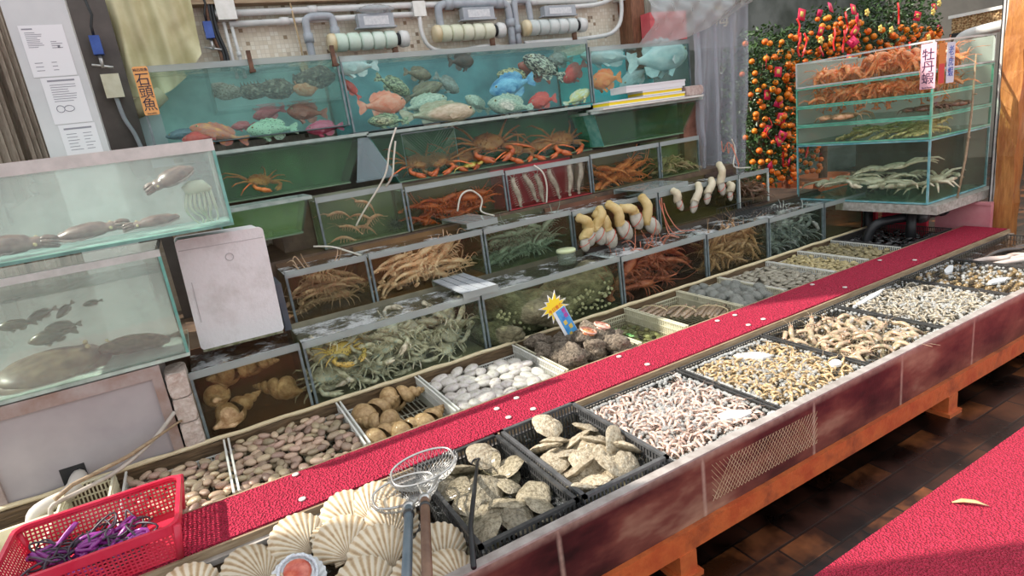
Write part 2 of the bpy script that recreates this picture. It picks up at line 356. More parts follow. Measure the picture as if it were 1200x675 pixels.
# floor carpet and the dry leaf on it
q = MB(); q.grid(140, 60, lambda u, v: (-2+9*u, -2.2+3.31*v, .012+.003*mnoise.noise((u*200, v*80, 5)))); q.box(-2, 7, -2.2, 1.11, 0, .009)
tag(q.build('floor_carpet', loop_pile('red_floor_carpet', (.4,.008,.03), (.66,.028,.085)), None, True), 'wide red looped carpet on the wet floor tiles before the counter', 'carpet')
lf = MB(); lf.tube([(-.055,0,0), (-.02,.008,.008), (.02,.002,.012), (.06,-.006,.004)], [.003,.012,.011,.002], 8, .35)
o = lf.build('dry_leaf', mat('dry_leaf', (.5,.36,.16), (.66,.5,.28), 30, .7), None, True); o.location = (2.345,.985,.018); o.rotation_euler = (0,0,-.9)
tag(o, 'small curled tan dry leaf lying on the red floor carpet', 'leaf')

# ------------------------------------------------------------------ baskets and crates
def slat_basket(name, label, cat, x0, x1, y0, y1, z0, z1, m, group=None, step=.014, slat=.006, rim=.006, inset=.012, ylow=1):
    t = thing(name, label, cat, ((x0+x1)/2, (y0+y1)/2, z0), group=group)
    hx, hy, h = (x1-x0)/2-.003, (y1-y0)/2-.003, z1-z0
    q = MB()
    hyl = h*ylow
    for a, b_, c, d, e in ((-hx,hx,-hy,-hy+rim*1.4,hyl), (-hx,hx,hy-rim*1.4,hy,hyl), (-hx,-hx+rim*1.4,-hy,hy,h), (hx-rim*1.4,hx,-hy,hy,h)): q.box(a, b_, c, d, e-rim, e)
    q.build('rim', m, t)
    ix, iy = hx-inset*.3, hy-inset*.3
    for ax, sg in (('x',-1),('x',1),('y',-1),('y',1)):
        q = MB(); Lh = hy if ax == 'x' else hx; n = max(4, int(2*Lh/step))
        for k in range(n+1):
            p = -Lh+.004+(2*Lh-.008)*k/n
            if ax == 'x': q.box(sg*ix-.0015, sg*ix+.0015, p-slat/2, p+slat/2, 0, h-rim)
            else: q.box(p-slat/2, p+slat/2, sg*iy-.0015, sg*iy+.0015, 0, hyl-rim)
        for zz in (.0, .34, .67):
            if ax == 'x': q.box(sg*ix-.002, sg*ix+.002, -Lh, Lh, h*zz, h*zz+.006)
            else: q.box(-Lh, Lh, sg*iy-.002, sg*iy+.002, hyl*zz, hyl*zz+.006)
        q.build('slatted_wall', m, t)
    q = MB()
    for k in range(int(2*hx/.026)+1): q.box(-hx+.026*k, min(hx, -hx+.026*k+.006), -hy, hy, 0, .004)
    for k in range(5): q.box(-hx, hx, -hy+2*hy*k/4.05, -hy+2*hy*k/4.05+.006, .001, .005)
    q.build('base', m, t)
    return t
GB = 'white lattice baskets behind the red mat'
BY0, BY1 = 2.385, 2.93
BX = [(-.5,-.09),(-.085,.437),(.442,.863),(.868,1.468),(1.476,1.955),(1.962,2.30),(2.306,2.752),(2.758,3.142),(3.148,3.648),(3.654,4.01),(4.016,4.42)]
BL = ['white lattice basket of brown clams beside the red plastic basket', 'white lattice basket of brown clams between clam basket and whelk basket', 'white lattice basket holding five big brown whelks',
      'white lattice basket of white clams beside the whelk basket', 'cream lattice basket heaped with rough rock snails under the price tag', 'cream lattice basket with green clams under water',
      'cream lattice basket holding bundled razor clams', 'cream lattice basket of round grey cockles', 'white lattice basket of flat grey brown clams', 'white lattice basket of small yellowish clams', 'white lattice basket of olive clams by the black pipes']
for i, ((a, b_), l) in enumerate(zip(BX, BL)):
    slat_basket('lattice_basket', l, 'basket', a, b_, BY0, BY1, .302, .436, CREAMPL if 4 <= i <= 7 else WHITEPL, GB, ylow=.55 if i < 4 else .72)
slat_basket('black_basket', 'black lattice basket of dark shells under the glass tray stack', 'basket', 4.43, 5.1, BY0, BY1, .302, .44, BLACKPL)
FY0, FY1 = 1.432, 2.03
slat_basket('black_crate', 'black slotted crate of wet oysters beside the scallops', 'crate', .515, .887, 1.445, FY1, .302, .462, BLACKPL, 'black oyster crates', .016, .007, .011)
slat_basket('black_crate', 'black slotted crate of big pale oysters beside the pink shrimp basket', 'crate', .893, 1.268, 1.435, FY1, .302, .468, mat('greyer_black_plastic', (.07,.072,.075), (.12,.12,.125), 24, .35), 'black oyster crates', .016, .007, .011)  # greyer black than the other oyster crate
FX = [(1.282,1.868),(1.876,2.465),(2.473,3.075),(3.083,3.735),(3.743,4.30),(4.308,5.1)]
FL = ['flat black mesh basket of frothing pink shrimps beside the oyster crate', 'flat black mesh basket of frothing golden shrimps', 'flat black mesh basket of large pink and green prawns',
      'flat black mesh basket of clear bubbling shrimps', 'flat black mesh basket of brown water snails beside the bubbling shrimps', 'flat black mesh basket of dark eels by the orange post']
for (a, b_), l in zip(FX, FL):
    slat_basket('mesh_basket', l, 'basket', a, b_, FY0, FY1, .302, .424, BLACKPL, 'black mesh baskets before the red mat', .018, .004, .006)

# ------------------------------------------------------------------ glass tanks
FRAMEW = mat('whitish_frame', (.62,.66,.62), (.72,.75,.72), 12, .4)
def tank(name, label, x0, x1, y0, y1, z0, z1, tint=(.8,.92,.88), murk=.08, mcol=(.3,.45,.4), back=(.1,.1,.08), base=None, froth=.35, level=.03, gl=GLASS, seal=EDGE2, rim=LIPG, group=None, ft=.006, fth=.58, backglass=False, cat='tank', rimh=.035, topm=None, streak=0, watercut=None):
    t = thing(name, label, cat, ((x0+x1)/2, (y0+y1)/2, z0), group=group)
    hx, hy, h = (x1-x0)/2-.002, (y1-y0)/2-.002, z1-z0
    def P(n, m, *bx, sm=False, **k):
        q = MB()
        for b in bx: q.box(*b)
        return q.build(n, m, t, sm)
    P('front_pane', gl, (-hx+ft, hx-ft, -hy, -hy+ft, ft, h-rimh))
    P('side_pane', gl, (-hx, -hx+ft, -hy+ft, hy-ft, ft, h)); P('side_pane', gl, (hx-ft, hx, -hy+ft, hy-ft, ft, h))
    bm = glass('haze_pane', (.96,.98,.97), .36, (.88,.93,.9), streak=.4, transl=.55) if backglass else mat('back_%s' % '_'.join(str(int(c*100)) for c in back), tuple(c*.7 for c in back), tuple(min(1, c*1.25) for c in back), 3.5, .5, .1)  # whitish film stands in for bright haze seen through the pale tanks
    P('back_panel', bm, (-hx+ft, hx-ft, hy-ft, hy, ft, h))
    bs = back if base is None else base
    P('base_panel', mat('base_%s' % '_'.join(str(int(c*100)) for c in bs), tuple(c*.6 for c in bs), tuple(min(1, c*1.2) for c in bs), 6, .5, .2), (-hx, hx, -hy, hy, 0, ft))
    P('rim', rim, (-hx, hx, -hy-.002, -hy+ft+.004, h-rimh, h))
    for sx in (-1, 1): P('corner_seal', seal, (min(sx*hx, sx*(hx-.012)), max(sx*hx, sx*(hx-.012)), -hy-.0015, -hy+.012, ft, h))
    wm = glass('water_'+name+'_%d_%d_%d_%d' % (tint[0]*100, murk*100, mcol[0]*100, mcol[1]*100), tint, murk, mcol, .25, streak=streak)
    tm = topm or glass('water_top_%d_%d' % (tint[0]*100, froth*100), tint, 0, refl=1.8, rough=.03, bump=1.0, bscale=14, froth=froth, fscale=5, flo=fth-.06, fhi=fth+.06)  # white patches are froth and also paint in sky reflections on the water
    q = MB(); a, b_, c, d, e, f = -hx+ft+.004, hx-ft-.004, -hy+ft+.004, hy-ft-.004, ft+.004, h-level
    q.add([(a,c,e),(b_,c,e),(b_,d,e),(a,d,e),(a,c,f),(b_,c,f),(b_,d,f),(a,d,f)], [(0,3,2,1),(0,1,5,4),(1,2,6,5),(2,3,7,6),(3,0,4,7)])
    q.mi = 1; q.grid(max(6, int((b_-a)*30)), 10, lambda u, v: (a+(b_-a)*u, c+(d-c)*v, f+.004*mnoise.noise((u*(b_-a)*25+x0*3, v*7, z0*5))*min(1, 20*u*(1-u), 20*v*(1-v))))
    q.build('water', [wm, tm], t)
    return t
G5, G4, G3 = 'tanks of the lowest row', 'tanks of the second row', 'tanks of the third row'
# lowest row, fronts just behind the bamboo rail
R5 = dict(y0=2.975, y1=3.385, z0=.42, group=G5)
tank('glass_tank', 'glass tank of large brown whelks below the white foam box', -.165, .332, z1=.775, tint=(.82,.78,.68), murk=.1, mcol=(.32,.22,.14), back=(.22,.1,.05), froth=.55, fth=.52, **R5)
tank('glass_tank', 'long glass tank packed with blue grey crabs', .34, 1.327, z1=.772, tint=(.95,.97,.92), murk=.04, mcol=(.38,.42,.34), back=(.24,.22,.15), froth=.75, fth=.5, **R5)
tank('glass_tank', 'glass tank of shell-crusted rocks behind the yellow star price tag', 1.335, 2.335, z1=.765, tint=(.84,.88,.78), murk=.06, mcol=(.3,.32,.22), back=(.12,.11,.07), froth=.55, fth=.52, **R5)
tank('glass_tank', 'glass tank of dark red spiny lobsters behind the razor clams', 2.343, 3.1, z1=.755, tint=(.82,.8,.74), murk=.06, mcol=(.2,.12,.1), back=(.07,.045,.035), froth=.75, fth=.5, **R5)
tank('glass_tank', 'glass tank of brown bristly prawns behind the grey cockles', 3.108, 3.745, z1=.745, tint=(.82,.8,.72), murk=.07, mcol=(.22,.17,.12), back=(.08,.06,.045), froth=.75, fth=.5, **R5)
tank('glass_tank', 'glass tank of slim grey blue crabs near the tray stack', 3.753, 4.40, z1=.735, tint=(.84,.88,.84), murk=.06, mcol=(.25,.28,.25), back=(.06,.07,.06), froth=.8, fth=.5, **R5)
tank('glass_tank', 'glass tank of murky brown water at the far end of the lowest row', 4.408, 4.95, z1=.73, tint=(.8,.8,.7), murk=.2, mcol=(.2,.17,.11), back=(.08,.07,.05), froth=.55, fth=.52, **R5)
R4 = dict(y0=3.40, y1=3.77, z0=.75, group=G4)
tank('glass_tank', 'glass tank of pale spiny lobsters beside the white foam box', .385, .847, z1=1.055, tint=(.86,.84,.76), murk=.08, mcol=(.3,.24,.16), back=(.18,.1,.05), froth=.8, fth=.5, **R4)
tank('glass_tank', 'glass tank piled with pale orange langoustines', .855, 1.60, z1=1.055, tint=(.9,.88,.8), murk=.04, mcol=(.35,.25,.15), back=(.24,.13,.05), froth=.7, fth=.52, **R4)
tank('glass_tank', 'glass tank piled with striped green lobsters', 1.608, 2.285, z1=1.05, tint=(.86,.92,.84), murk=.05, mcol=(.25,.3,.22), back=(.12,.12,.06), froth=.8, fth=.5, **R4)
tank('glass_tank', 'glass tank with yellow geoducks hung over its front edge', 2.293, 3.07, z1=1.035, tint=(.82,.84,.74), murk=.06, mcol=(.25,.17,.1), back=(.2,.08,.045), froth=.8, fth=.5, **R4)
tank('glass_tank', 'glass tank with five pale geoducks floating by the pane', 3.078, 3.93, z1=1.03, tint=(.82,.82,.68), murk=.08, mcol=(.2,.17,.08), back=(.13,.1,.04), froth=.8, fth=.48, **R4)
tank('glass_tank', 'small glass tank of dark brown crabs at the end of the second row', 3.938, 4.30, z1=1.03, tint=(.84,.8,.74), murk=.06, mcol=(.2,.13,.1), back=(.1,.06,.05), froth=.7, seal=FRAMEW, **R4)
R3 = dict(y0=3.785, y1=4.04, z0=1.07, group=G3)
tank('glass_tank', 'glass tank of pink shrimps and trailing feelers', .70, 1.265, z1=1.395, tint=(.86,.92,.82), murk=.1, mcol=(.3,.34,.24), back=(.22,.24,.16), froth=.8, fth=.5, **R3)
tank('glass_tank', 'glass tank heaped with red lobsters below the wire-fenced basin', 1.273, 2.018, z1=1.365, tint=(.86,.86,.76), murk=.06, mcol=(.25,.24,.16), back=(.16,.14,.08), froth=.85, fth=.48, **R3)
tank('glass_tank', 'glass tank with a red back and pale sea roaches climbing', 2.026, 2.765, z1=1.355, tint=(.9,.88,.86), murk=.03, mcol=(.3,.1,.1), back=(.45,.04,.05), froth=.85, fth=.48, **R3)
tank('glass_tank', 'glass tank of orange spiny lobsters beside the red backed tank', 2.773, 3.47, z1=1.365, tint=(.86,.86,.74), murk=.05, mcol=(.25,.24,.14), back=(.15,.12,.06), froth=.85, fth=.48, **R3)
tank('glass_tank', 'small greenish glass tank of brown crabs at the end of the third row', 3.478, 3.92, z1=1.365, tint=(.82,.9,.74), murk=.1, mcol=(.3,.36,.2), back=(.22,.24,.12), froth=.85, fth=.48, **R3)
# stepped masonry behind the rows
STEP = mat('wet_brown_step', (.08,.05,.035), (.2,.13,.08), 5, .5, .3)
q = MB(); q.box(-.3, 4.95, 3.4, 4.6, .3, .745); q.box(.2, 4.35, 3.78, 4.6, .745, 1.065); q.box(.5, 4.05, 4.05, 4.6, 1.065, 1.38); q.box(-.1, 4.1, 4.34, 4.6, 1.38, 1.7); q.box(-.3, 4.95, 2.985, 4.6, .19, .3)
o = q.build('tank_steps', STEP); struct(o); o.name = 'trim_7'
# second row from the top: basins with sloping sides
def basin(name, label, xb0, xb1, xt0, xt1, y0, y1, z0, z1, tint, murk, mcol, back, lip, group, glassm=GGLASS):
    cx_, cy_ = (xb0+xb1)/2, (y0+y1)/2; t = thing(name, label, 'basin', (cx_, cy_, z0), group=group); h = z1-z0; d = (y1-y0)/2
    B = lambda s, w: (xb0-cx_+(xt0-xb0)*s+w, xb1-cx_+(xt1-xb1)*s-w)
    def wall(n, m, y_a, y_b, w=0, top=1.0):
        q = MB(); (a0, a1), (b0, b1) = B(0, w), B(top, w); zt = h*top
        q.add([(a0,y_a,0),(a1,y_a,0),(a1,y_b,0),(a0,y_b,0),(b0,y_a,zt),(b1,y_a,zt),(b1,y_b,zt),(b0,y_b,zt)], [(0,3,2,1),(4,5,6,7),(0,1,5,4),(1,2,6,5),(2,3,7,6),(3,0,4,7)]); return q.build(n, m, t)
    wall('front_pane', glassm, -d, -d+.006)
    wall('back_panel', mat('basinback_%s' % '_'.join(str(int(c*100)) for c in back), tuple(c*.6 for c in back), tuple(c*1.3 for c in back), 4, .5, .1), d-.008, d)
    for k in (0, 1):
        q = MB(); a, b_ = B(0,0)[k], B(1,0)[k]; s = .006*(1-2*k)
        q.add([(a,-d,0),(a+s,-d,0),(a+s,d,0),(a,d,0),(b_,-d,h),(b_+s,-d,h),(b_+s,d,h),(b_,d,h)], [(0,3,2,1),(4,5,6,7),(0,1,5,4),(1,2,6,5),(2,3,7,6),(3,0,4,7)]); q.build('side_pane', EDGE if k == 0 else glassm, t)
    q = MB(); a0, a1 = B(0,0); q.box(a0, a1, -d, d, -.006, .004); q.build('base_panel', mat('basin_base', (.12,.2,.12), (.2,.3,.18), 5, .5), t)
    wall('water', glass('basin_water_%d_%d' % (tint[0]*100, mcol[1]*100), tint, murk, mcol, .4, streak=.6), -d+.012, d-.012, .012, .9)
    q = MB(); b0, b1 = B(1,0); q.box(b0-lip, b1+lip, -d-.02, -d+.02, h-.012, h+.008); q.box(b0-lip, b1+lip, d-.02, d, h-.012, h+.008); q.box(b0-lip, b0+.015, -d, d, h-.012, h+.008); q.box(b1-.015, b1+lip, -d, d, h-.012, h+.008); q.build('rim', mat('pale_rim', (.26,.34,.31), (.42,.5,.46), 12, .35), t)
    return t
basin('glass_basin', 'green tinted basin with sloping sides holding a lone orange crab', .2, 1.0, .2, 1.16, 4.03, 4.33, 1.44, 1.735, (.72,.88,.72), .1, (.2,.32,.2), (.12,.22,.13), .015, 'sloping basins under the fish tanks', GLASS)
basin('glass_basin', 'wide green basin of red king crabs behind wire netting', 1.33, 2.985, 1.17, 2.985, 4.03, 4.33, 1.385, 1.725, (.7,.86,.74), .06, (.14,.26,.18), (.1,.2,.12), .01, 'sloping basins under the fish tanks', GLASS)
basin('glass_basin', 'empty dark green basin under the white and yellow foam trays', 3.0, 3.86, 2.925, 4.06, 3.9, 4.2, 1.40, 1.665, (.6,.78,.5), .14, (.1,.2,.07), (.07,.14,.05), .03, 'sloping basins under the fish tanks')
basin('glass_basin', 'empty yellow green basin behind the white foam box', .16, .59, .16, .66, 3.75, 4.02, 1.21, 1.41, (.66,.8,.5), .3, (.3,.4,.18), (.3,.38,.16), .02, 'sloping basins under the fish tanks', GGLASS)
# top row fish tanks
TEAL = (.12,.36,.38)
R1 = dict(y0=4.08, y1=4.56, gl=GGLASS, seal=EDGE2, froth=.1, group='fish tanks of the top row')
tank('fish_tank', 'fish tank of red and spotted groupers bearing the orange stonefish sign', -.06, 1.088, z0=1.80, z1=2.25, tint=(.96,1,.99), murk=.02, mcol=(.3,.55,.55), back=(.3,.5,.48), base=(.08,.13,.14), **R1)
tank('fish_tank', 'long fish tank crowded with groupers of many colours', 1.096, 3.075, z0=1.745, z1=2.23, tint=(.96,1,1), murk=.012, mcol=(.2,.4,.42), back=(.16,.4,.44), base=(.07,.1,.11), **R1)
tank('fish_tank', 'bright teal fish tank with silver fish behind the foam trays', 3.083, 4.17, z0=1.72, z1=2.17, tint=(.93,1,1), murk=.03, mcol=(.2,.65,.7), back=(.14,.66,.72), base=(.06,.2,.24), **R1)
# the two pale tanks beside the display
MILK = dict(gl=glass('milky_glass', (.95,.98,.97), .05, (.72,.78,.75)), seal=EDGE, backglass=True)
tank('glass_tank', 'pale greenish tank of cuttlefish and a squid over the flatfish tank', -.95, .182, 2.955, 3.42, 1.395, 1.775, tint=(.98,.995,.99), murk=.15, mcol=(.85,.9,.87), back=(.5,.6,.55), base=(.2,.42,.36), froth=.1, rim=mat('chalky_rim', (.62,.64,.6), (.74,.75,.71), 20, .6), rimh=.05, level=.05, ft=.012, **MILK)
tank('glass_tank', 'pale cloudy tank of flatfish beside the white foam box', -.95, -.13, 2.955, 3.42, .86, 1.35, tint=(.975,.99,.98), murk=.2, mcol=(.82,.88,.82), back=(.5,.6,.55), base=(.5,.62,.54), froth=.3, rim=mat('chalky_rim2', (.5,.54,.5), (.62,.66,.62), 20, .6), rimh=.03, level=.1, ft=.016, **MILK)
# ------------------------------------------------------------------ shared creature meshes
def fish_meshes(kind, seed):
    r = random.Random(seed)
    prof = [(-.5,.11),(-.44,.12),(-.36,.17),(-.24,.30),(-.08,.43),(.1,.5),(.24,.47),(.36,.35),(.44,.22),(.49,.1),(.505,.03)]
    prof = smooth_path([(x, 0, h) for x, h in prof], 2)
    b = MB(); n = 14; vs = []
    for p in prof:
        for k in range(n):
            a = 2*PI*k/n; cz = math.sin(a); wdt = (.5+.5*min(1, p.z*2.2))*.5
            vs.append((p.x, math.cos(a)*min(.5, p.z*1.05), cz*p.z+(.03 if p.x > .2 else 0)*(p.x-.2)*-2))
    m = len(prof); fs = [(i*n+k, i*n+(k+1) % n, (i+1)*n+(k+1) % n, (i+1)*n+k) for i in range(m-1) for k in range(n)]
    fs += [tuple(range(n-1,-1,-1)), tuple((m-1)*n+k for k in range(n))]; b.add(vs, fs)
    # mouth and gill as shallow geometry
    b.tube([(.49,.0,-.06), (.45,.13,-.10), (.40,.2,-.12)], [.012,.014,.006], 5); b.tube([(.49,.0,-.06), (.45,-.13,-.10), (.40,-.2,-.12)], [.012,.014,.006], 5)
    for s in (-1, 1): b.tube([(.27, s*.42,.16), (.22, s*.46,0), (.25, s*.42,-.2)], [.006,.014,.006], 5)
    def fin(pts, t=.02):
        q = MB(); q.prism(pts, lambda a, c, h: (a, h-t/2, c), t); return q
    tail = fin([(-.47,.1),(-.56,.24),(-.68,.36),(-.7,.2),(-.66,0),(-.7,-.2),(-.68,-.36),(-.56,-.24),(-.47,-.1)])
    dors = fin([(.2,.44),(.14,.6),(.06,.58),(.02,.66),(-.06,.6),(-.1,.64),(-.18,.56),(-.24,.6),(-.34,.48),(-.4,.3),(-.38,.15),(-.1,.38)])
    anal = fin([(-.08,-.42),(-.14,-.6),(-.26,-.62),(-.36,-.46),(-.38,-.2),(-.2,-.3)])
    pec = MB()
    for s in (-1, 1): pec.add([(.2,s*.45,-.1),(.02,s*.62,-.02),(-.04,s*.66,-.16),(.02,s*.6,-.32),(.16,s*.46,-.24),(.2,s*.47,-.1),(.02,s*.65,-.02),(-.04,s*.69,-.16),(.02,s*.63,-.32),(.16,s*.49,-.24)],
        [(0,1,2,3,4),(9,8,7,6,5),(0,5,6,1),(1,6,7,2),(2,7,8,3),(3,8,9,4),(4,9,5,0)])
    pel = MB()
    for s in (-1, 1): pel.add([(.16,s*.2,-.44),(.04,s*.3,-.7),(-.02,s*.3,-.62),(.04,s*.2,-.46),(.16,s*.26,-.44),(.04,s*.36,-.7),(-.02,s*.36,-.62),(.04,s*.26,-.46)],
        [(0,1,2,3),(7,6,5,4),(0,4,5,1),(1,5,6,2),(2,6,7,3),(3,7,4,0)])
    return b, tail, dors, anal, pec, pel
FM = fish_meshes('g', 1)
EYEW = mat('fish_eye_ring', (.7,.6,.3), None, rough=.2, coat=1); EYEB = mat('fish_pupil', (.01,.01,.012), None, rough=.1, coat=1)
def fmat(k):
    A = dict(rough=.35, coat=.3)
    return {
    'orange': lambda: mat('skin_orange', (.85,.2,.06), (.6,.22,.18), 4, c3=(.95,.42,.12), **A),
    'orange2': lambda: mat('skin_orange2', (.95,.16,.02), (.98,.3,.05), 5, **A),
    'red': lambda: mat('skin_red', (.62,.03,.04), (.8,.1,.06), 6, **A),
    'darkred': lambda: mat('skin_darkred', (.3,.07,.04), (.55,.16,.1), 4, **A),
    'pink': lambda: mat('skin_pink', (.8,.25,.28), (.65,.12,.14), 5, **A),
    'magenta': lambda: mat('skin_magenta', (.6,.06,.16), (.75,.2,.3), 5, **A),
    'coral': lambda: mat('skin_coral', (.9,.22,.12), (.95,.42,.3), 5, **A),
    'spotgreen': lambda: mat('skin_spotgreen', (.02,.05,.04), (.42,.66,.48), 14, kind='voronoi', lo=.22, hi=.3, **A),
    'mottlegreen': lambda: mat('skin_mottlegreen', (.06,.09,.05), (.42,.5,.3), 9, lo=.42, hi=.56, **A),
    'palegreen': lambda: mat('skin_palegreen', (.3,.4,.32), (.6,.68,.56), 16, lo=.4, hi=.58, **A),
    'olive': lambda: mat('skin_olive', (.12,.1,.06), (.3,.27,.17), 7, **A),
    'tan': lambda: mat('skin_tan', (.4,.34,.22), (.62,.56,.42), 9, **A),
    'silver': lambda: mat('skin_silver', (.5,.68,.7), (.75,.86,.86), 6, **A),
    'darkbrown': lambda: mat('skin_darkbrown', (.02,.014,.012), (.1,.06,.04), 5, **A),
    'greyfish': lambda: mat('skin_grey', (.16,.2,.18), (.36,.42,.38), 8, **A),
    'blue': lambda: mat('skin_blue', (.03,.22,.5), (.25,.6,.85), 3, **A),
    'bluegrey': lambda: mat('skin_bluegrey', (.07,.14,.2), (.2,.32,.4), 5, **A),
    'mottleyellow': lambda: mat('skin_mottleyellow', (.03,.04,.03), (.62,.58,.3), 11, lo=.42, hi=.54, **A),
    'mottleblack': lambda: mat('skin_mottleblack', (.012,.014,.016), (.6,.62,.5), 10, lo=.46, hi=.55, **A),
    'redbrown': lambda: mat('skin_redbrown', (.35,.06,.04), (.55,.14,.08), 5, **A),
    'yellowwhite': lambda: mat('skin_yellowwhite', (.75,.62,.12), (.8,.82,.76), 4, **A),
    'cuttle': lambda: mat('skin_cuttle', (.1,.06,.05), (.28,.19,.15), 8, **A),
    'flat': lambda: mat('skin_flat', (.12,.1,.06), (.28,.25,.16), 12, **A)}[k]()
FCACHE = {}
def fish(x0, z0, x1, z1, y, hr, kind, label, name='grouper', cat='fish', group='fish in the top row tanks', yaw=0, thick=.36):
    """x0,z0 nose; x1,z1 tail tip"""
    nose = Vector((x0, y, z0)); tl = Vector((x1, y, z1)); L = (nose-tl).length/1.2*(1.12 if y > 4 else 1)
    if kind not in FCACHE:
        m = fmat(kind); FCACHE[kind] = [q.mesh(nm, m, nm == 'body') for q, nm in zip(FM, ('body','tail_fin','dorsal_fin','anal_fin','pectoral_fins','pelvic_fins'))]
        e = MB(); e.ell((0,0,0), .034, .034, .034, 10, 6); e2 = MB(); e2.ell((0,0,0), .02, .02, .02, 8, 5)
        FCACHE[kind] += [e.mesh('eye', EYEW), e2.mesh('pupil', EYEB)]
    ms = FCACHE[kind]; c = tl.lerp(nose, .58)
    t = thing(name, label, cat, c, group=group); t.rotation_euler = euler((nose-tl)+Vector((0, yaw, 0)), (0,0,1)); t.scale = (L, L*thick, L*hr)
    for me, nm in zip(ms[:6], ('body','tail_fin','dorsal_fin','anal_fin','pectoral_fin','pelvic_fin')): obj(nm, me, t)
    for s in (-1, 1):
        e = obj('eye', ms[6], t, (.37, s*.3, .14), None, (1, 1.6, 1/max(hr,.3)*.8)); obj('pupil', ms[7], e, (.006, s*.022, 0))
    return t

def seg_leg(q, base, d, l, up, r=.012, n=5):      # jointed leg: out and up, then down to a point
    base = Vector(base); d = Vector(d).normalized(); k = base+d*l*.45+Vector((0,0,up)); m = base+d*l*.85+Vector((0,0,up*.4)); e = base+d*l+Vector((0,0,-up*.9))
    q.tube([base, base.lerp(k,.6)+Vector((0,0,.01)), k, m, e], [r, r*1.1, r*.9, r*.7, r*.2], n)
def lobster_mesh(seed, legl=.34, ant=.9, curl=.5, claw=0):
    r = random.Random(seed); q = MB()
    q.tube([(-.06,0,.0),(0,0,.015),(.1,0,.03),(.22,0,.03),(.32,0,.02),(.37,0,.01)], [.07,.092,.1,.092,.07,.03], 10, .9)
    P = [(-.05,0,.005)]; a = PI; x, z = -.05, .005; rr = []
    for i in range(13):
        a2 = a+curl*(i/12.)**2*1.3; x += .042*math.cos(a2); z += .042*math.sin(a2)*-1 if curl < 0 else .042*math.sin(a2); P.append((x,0,z))
    rr = [.082*(1-.045*i)*(1 if i % 2 == 0 else .84) for i in range(14)]
    q.tube(P, rr, 10, .8)
    ex = Vector(P[-1]); dv = (Vector(P[-1])-Vector(P[-2])).normalized()
    for k in range(-2, 3):
        w = Vector((0, math.sin(k*.45), 0)); d = (dv*math.cos(k*.45)+w).normalized(); q.tube([ex, ex+d*.06, ex+d*.12, ex+d*.14], [.01,.03,.034,.01], 6, .3)
    for s in (-1, 1):
        for i in range(5):
            bx = .05+.055*i; ang = (-.5+.28*i)+r.uniform(-.12,.12)
            seg_leg(q, (bx, s*.07, -.02), (math.sin(ang), s*math.cos(ang), 0), legl*r.uniform(.85,1.1), .07*r.uniform(.6,1.3), .012)
        q.tube(smooth_path([(.34,s*.035,.03),(.44,s*.08,.09),(.44+.25*ant,s*(.12+.12*r.random()),.16+.2*r.random()),(.35+.6*ant,s*.3*r.random(),.12+.5*r.random()*ant)], 4), [.018]*5+[.01]*5+[.006]*3, 5)
        q.tube([(.36,s*.02,.03),(.45,s*.05,.06),(.55,s*.04,.04)], [.006,.005,.002], 4)
        q.ell((.345,s*.035,.055), .014,.014,.016, 6, 4)
        if claw:
            q.tube([(.26,s*.08,-.01),(.38,s*.16,.0),(.46,s*.15,.01),(.56,s*.12,.01),(.7,s*.12,.01)], [.015,.02,.018,.036*claw,.012], 6); q.tube([(.6,s*.13,.01),(.68,s*.16,.02),(.74,s*.14,.02)], [.014,.012,.003], 5)
        for i in range(5): q.tube([(-.09-.07*i, s*.06, -.03), (-.11-.07*i, s*.085, -.06)], [.012,.003], 4)
    return q
def crab_mesh(seed, legl=.55, claw=1, spiky=0, lr=.028):
    r = random.Random(seed); q = MB()
    q.ell((0,0,0), .3, .42, .13, 16, 8, lambda p: Vector((p.x*(1-.25*abs(p.y)) , p.y, p.z*(1 if p.z > 0 else .7))))
    if spiky:
        for i in range(26):
            a = r.uniform(0, 2*PI); d = r.uniform(.1,.95); x, y = .28*d*math.cos(a), .4*d*math.sin(a); z = .13*math.sqrt(max(0,1-d*d)); q.tube([(x,y,z-.01),(x*1.06,y*1.06,z+.05)], [.022,.003], 4)
    for k in range(9):
        t = (k/8.-.5)*2; q.tube([(.27*math.sqrt(max(.05,1-t*t*.7))*.9, .38*t, .0), (.31*math.sqrt(max(.05,1-t*t*.7)), .41*t, .005)], [.03,.004], 4)
    for s in (-1, 1):
        for i in range(4):
            ang = -.95+.42*i+r.uniform(-.1,.1); seg_leg(q, (.12-.11*(3-i)*.6, s*(.34-.03*abs(i-1)), -.02), (math.sin(ang), s*math.cos(ang), 0), legl*r.uniform(.85,1.1), .13*r.uniform(.4,1.2), lr, 6)
        q.tube([(.2,s*.28,-.01),(.3,s*.46,.02),(.42,s*.48,.03),(.5,s*.38,.02)], [.05*claw,.062*claw,.055*claw,.07*claw], 7)
        q.tube([(.5,s*.38,.02),(.58,s*.28,.02),(.66,s*.16,.01),(.68,s*.08,0)], [.06*claw,.085*claw,.04*claw,.008], 7); q.tube([(.52,s*.28,.02),(.58,s*.16,.03),(.62,s*.06,.02)], [.04*claw,.032*claw,.006], 6)
        q.tube([(.27,s*.06,.03),(.32,s*.07,.07)], [.012,.018], 5); q.tube([(.28,s*.03,.0),(.34,s*.05,-.03)], [.02,.006], 4)
    return q
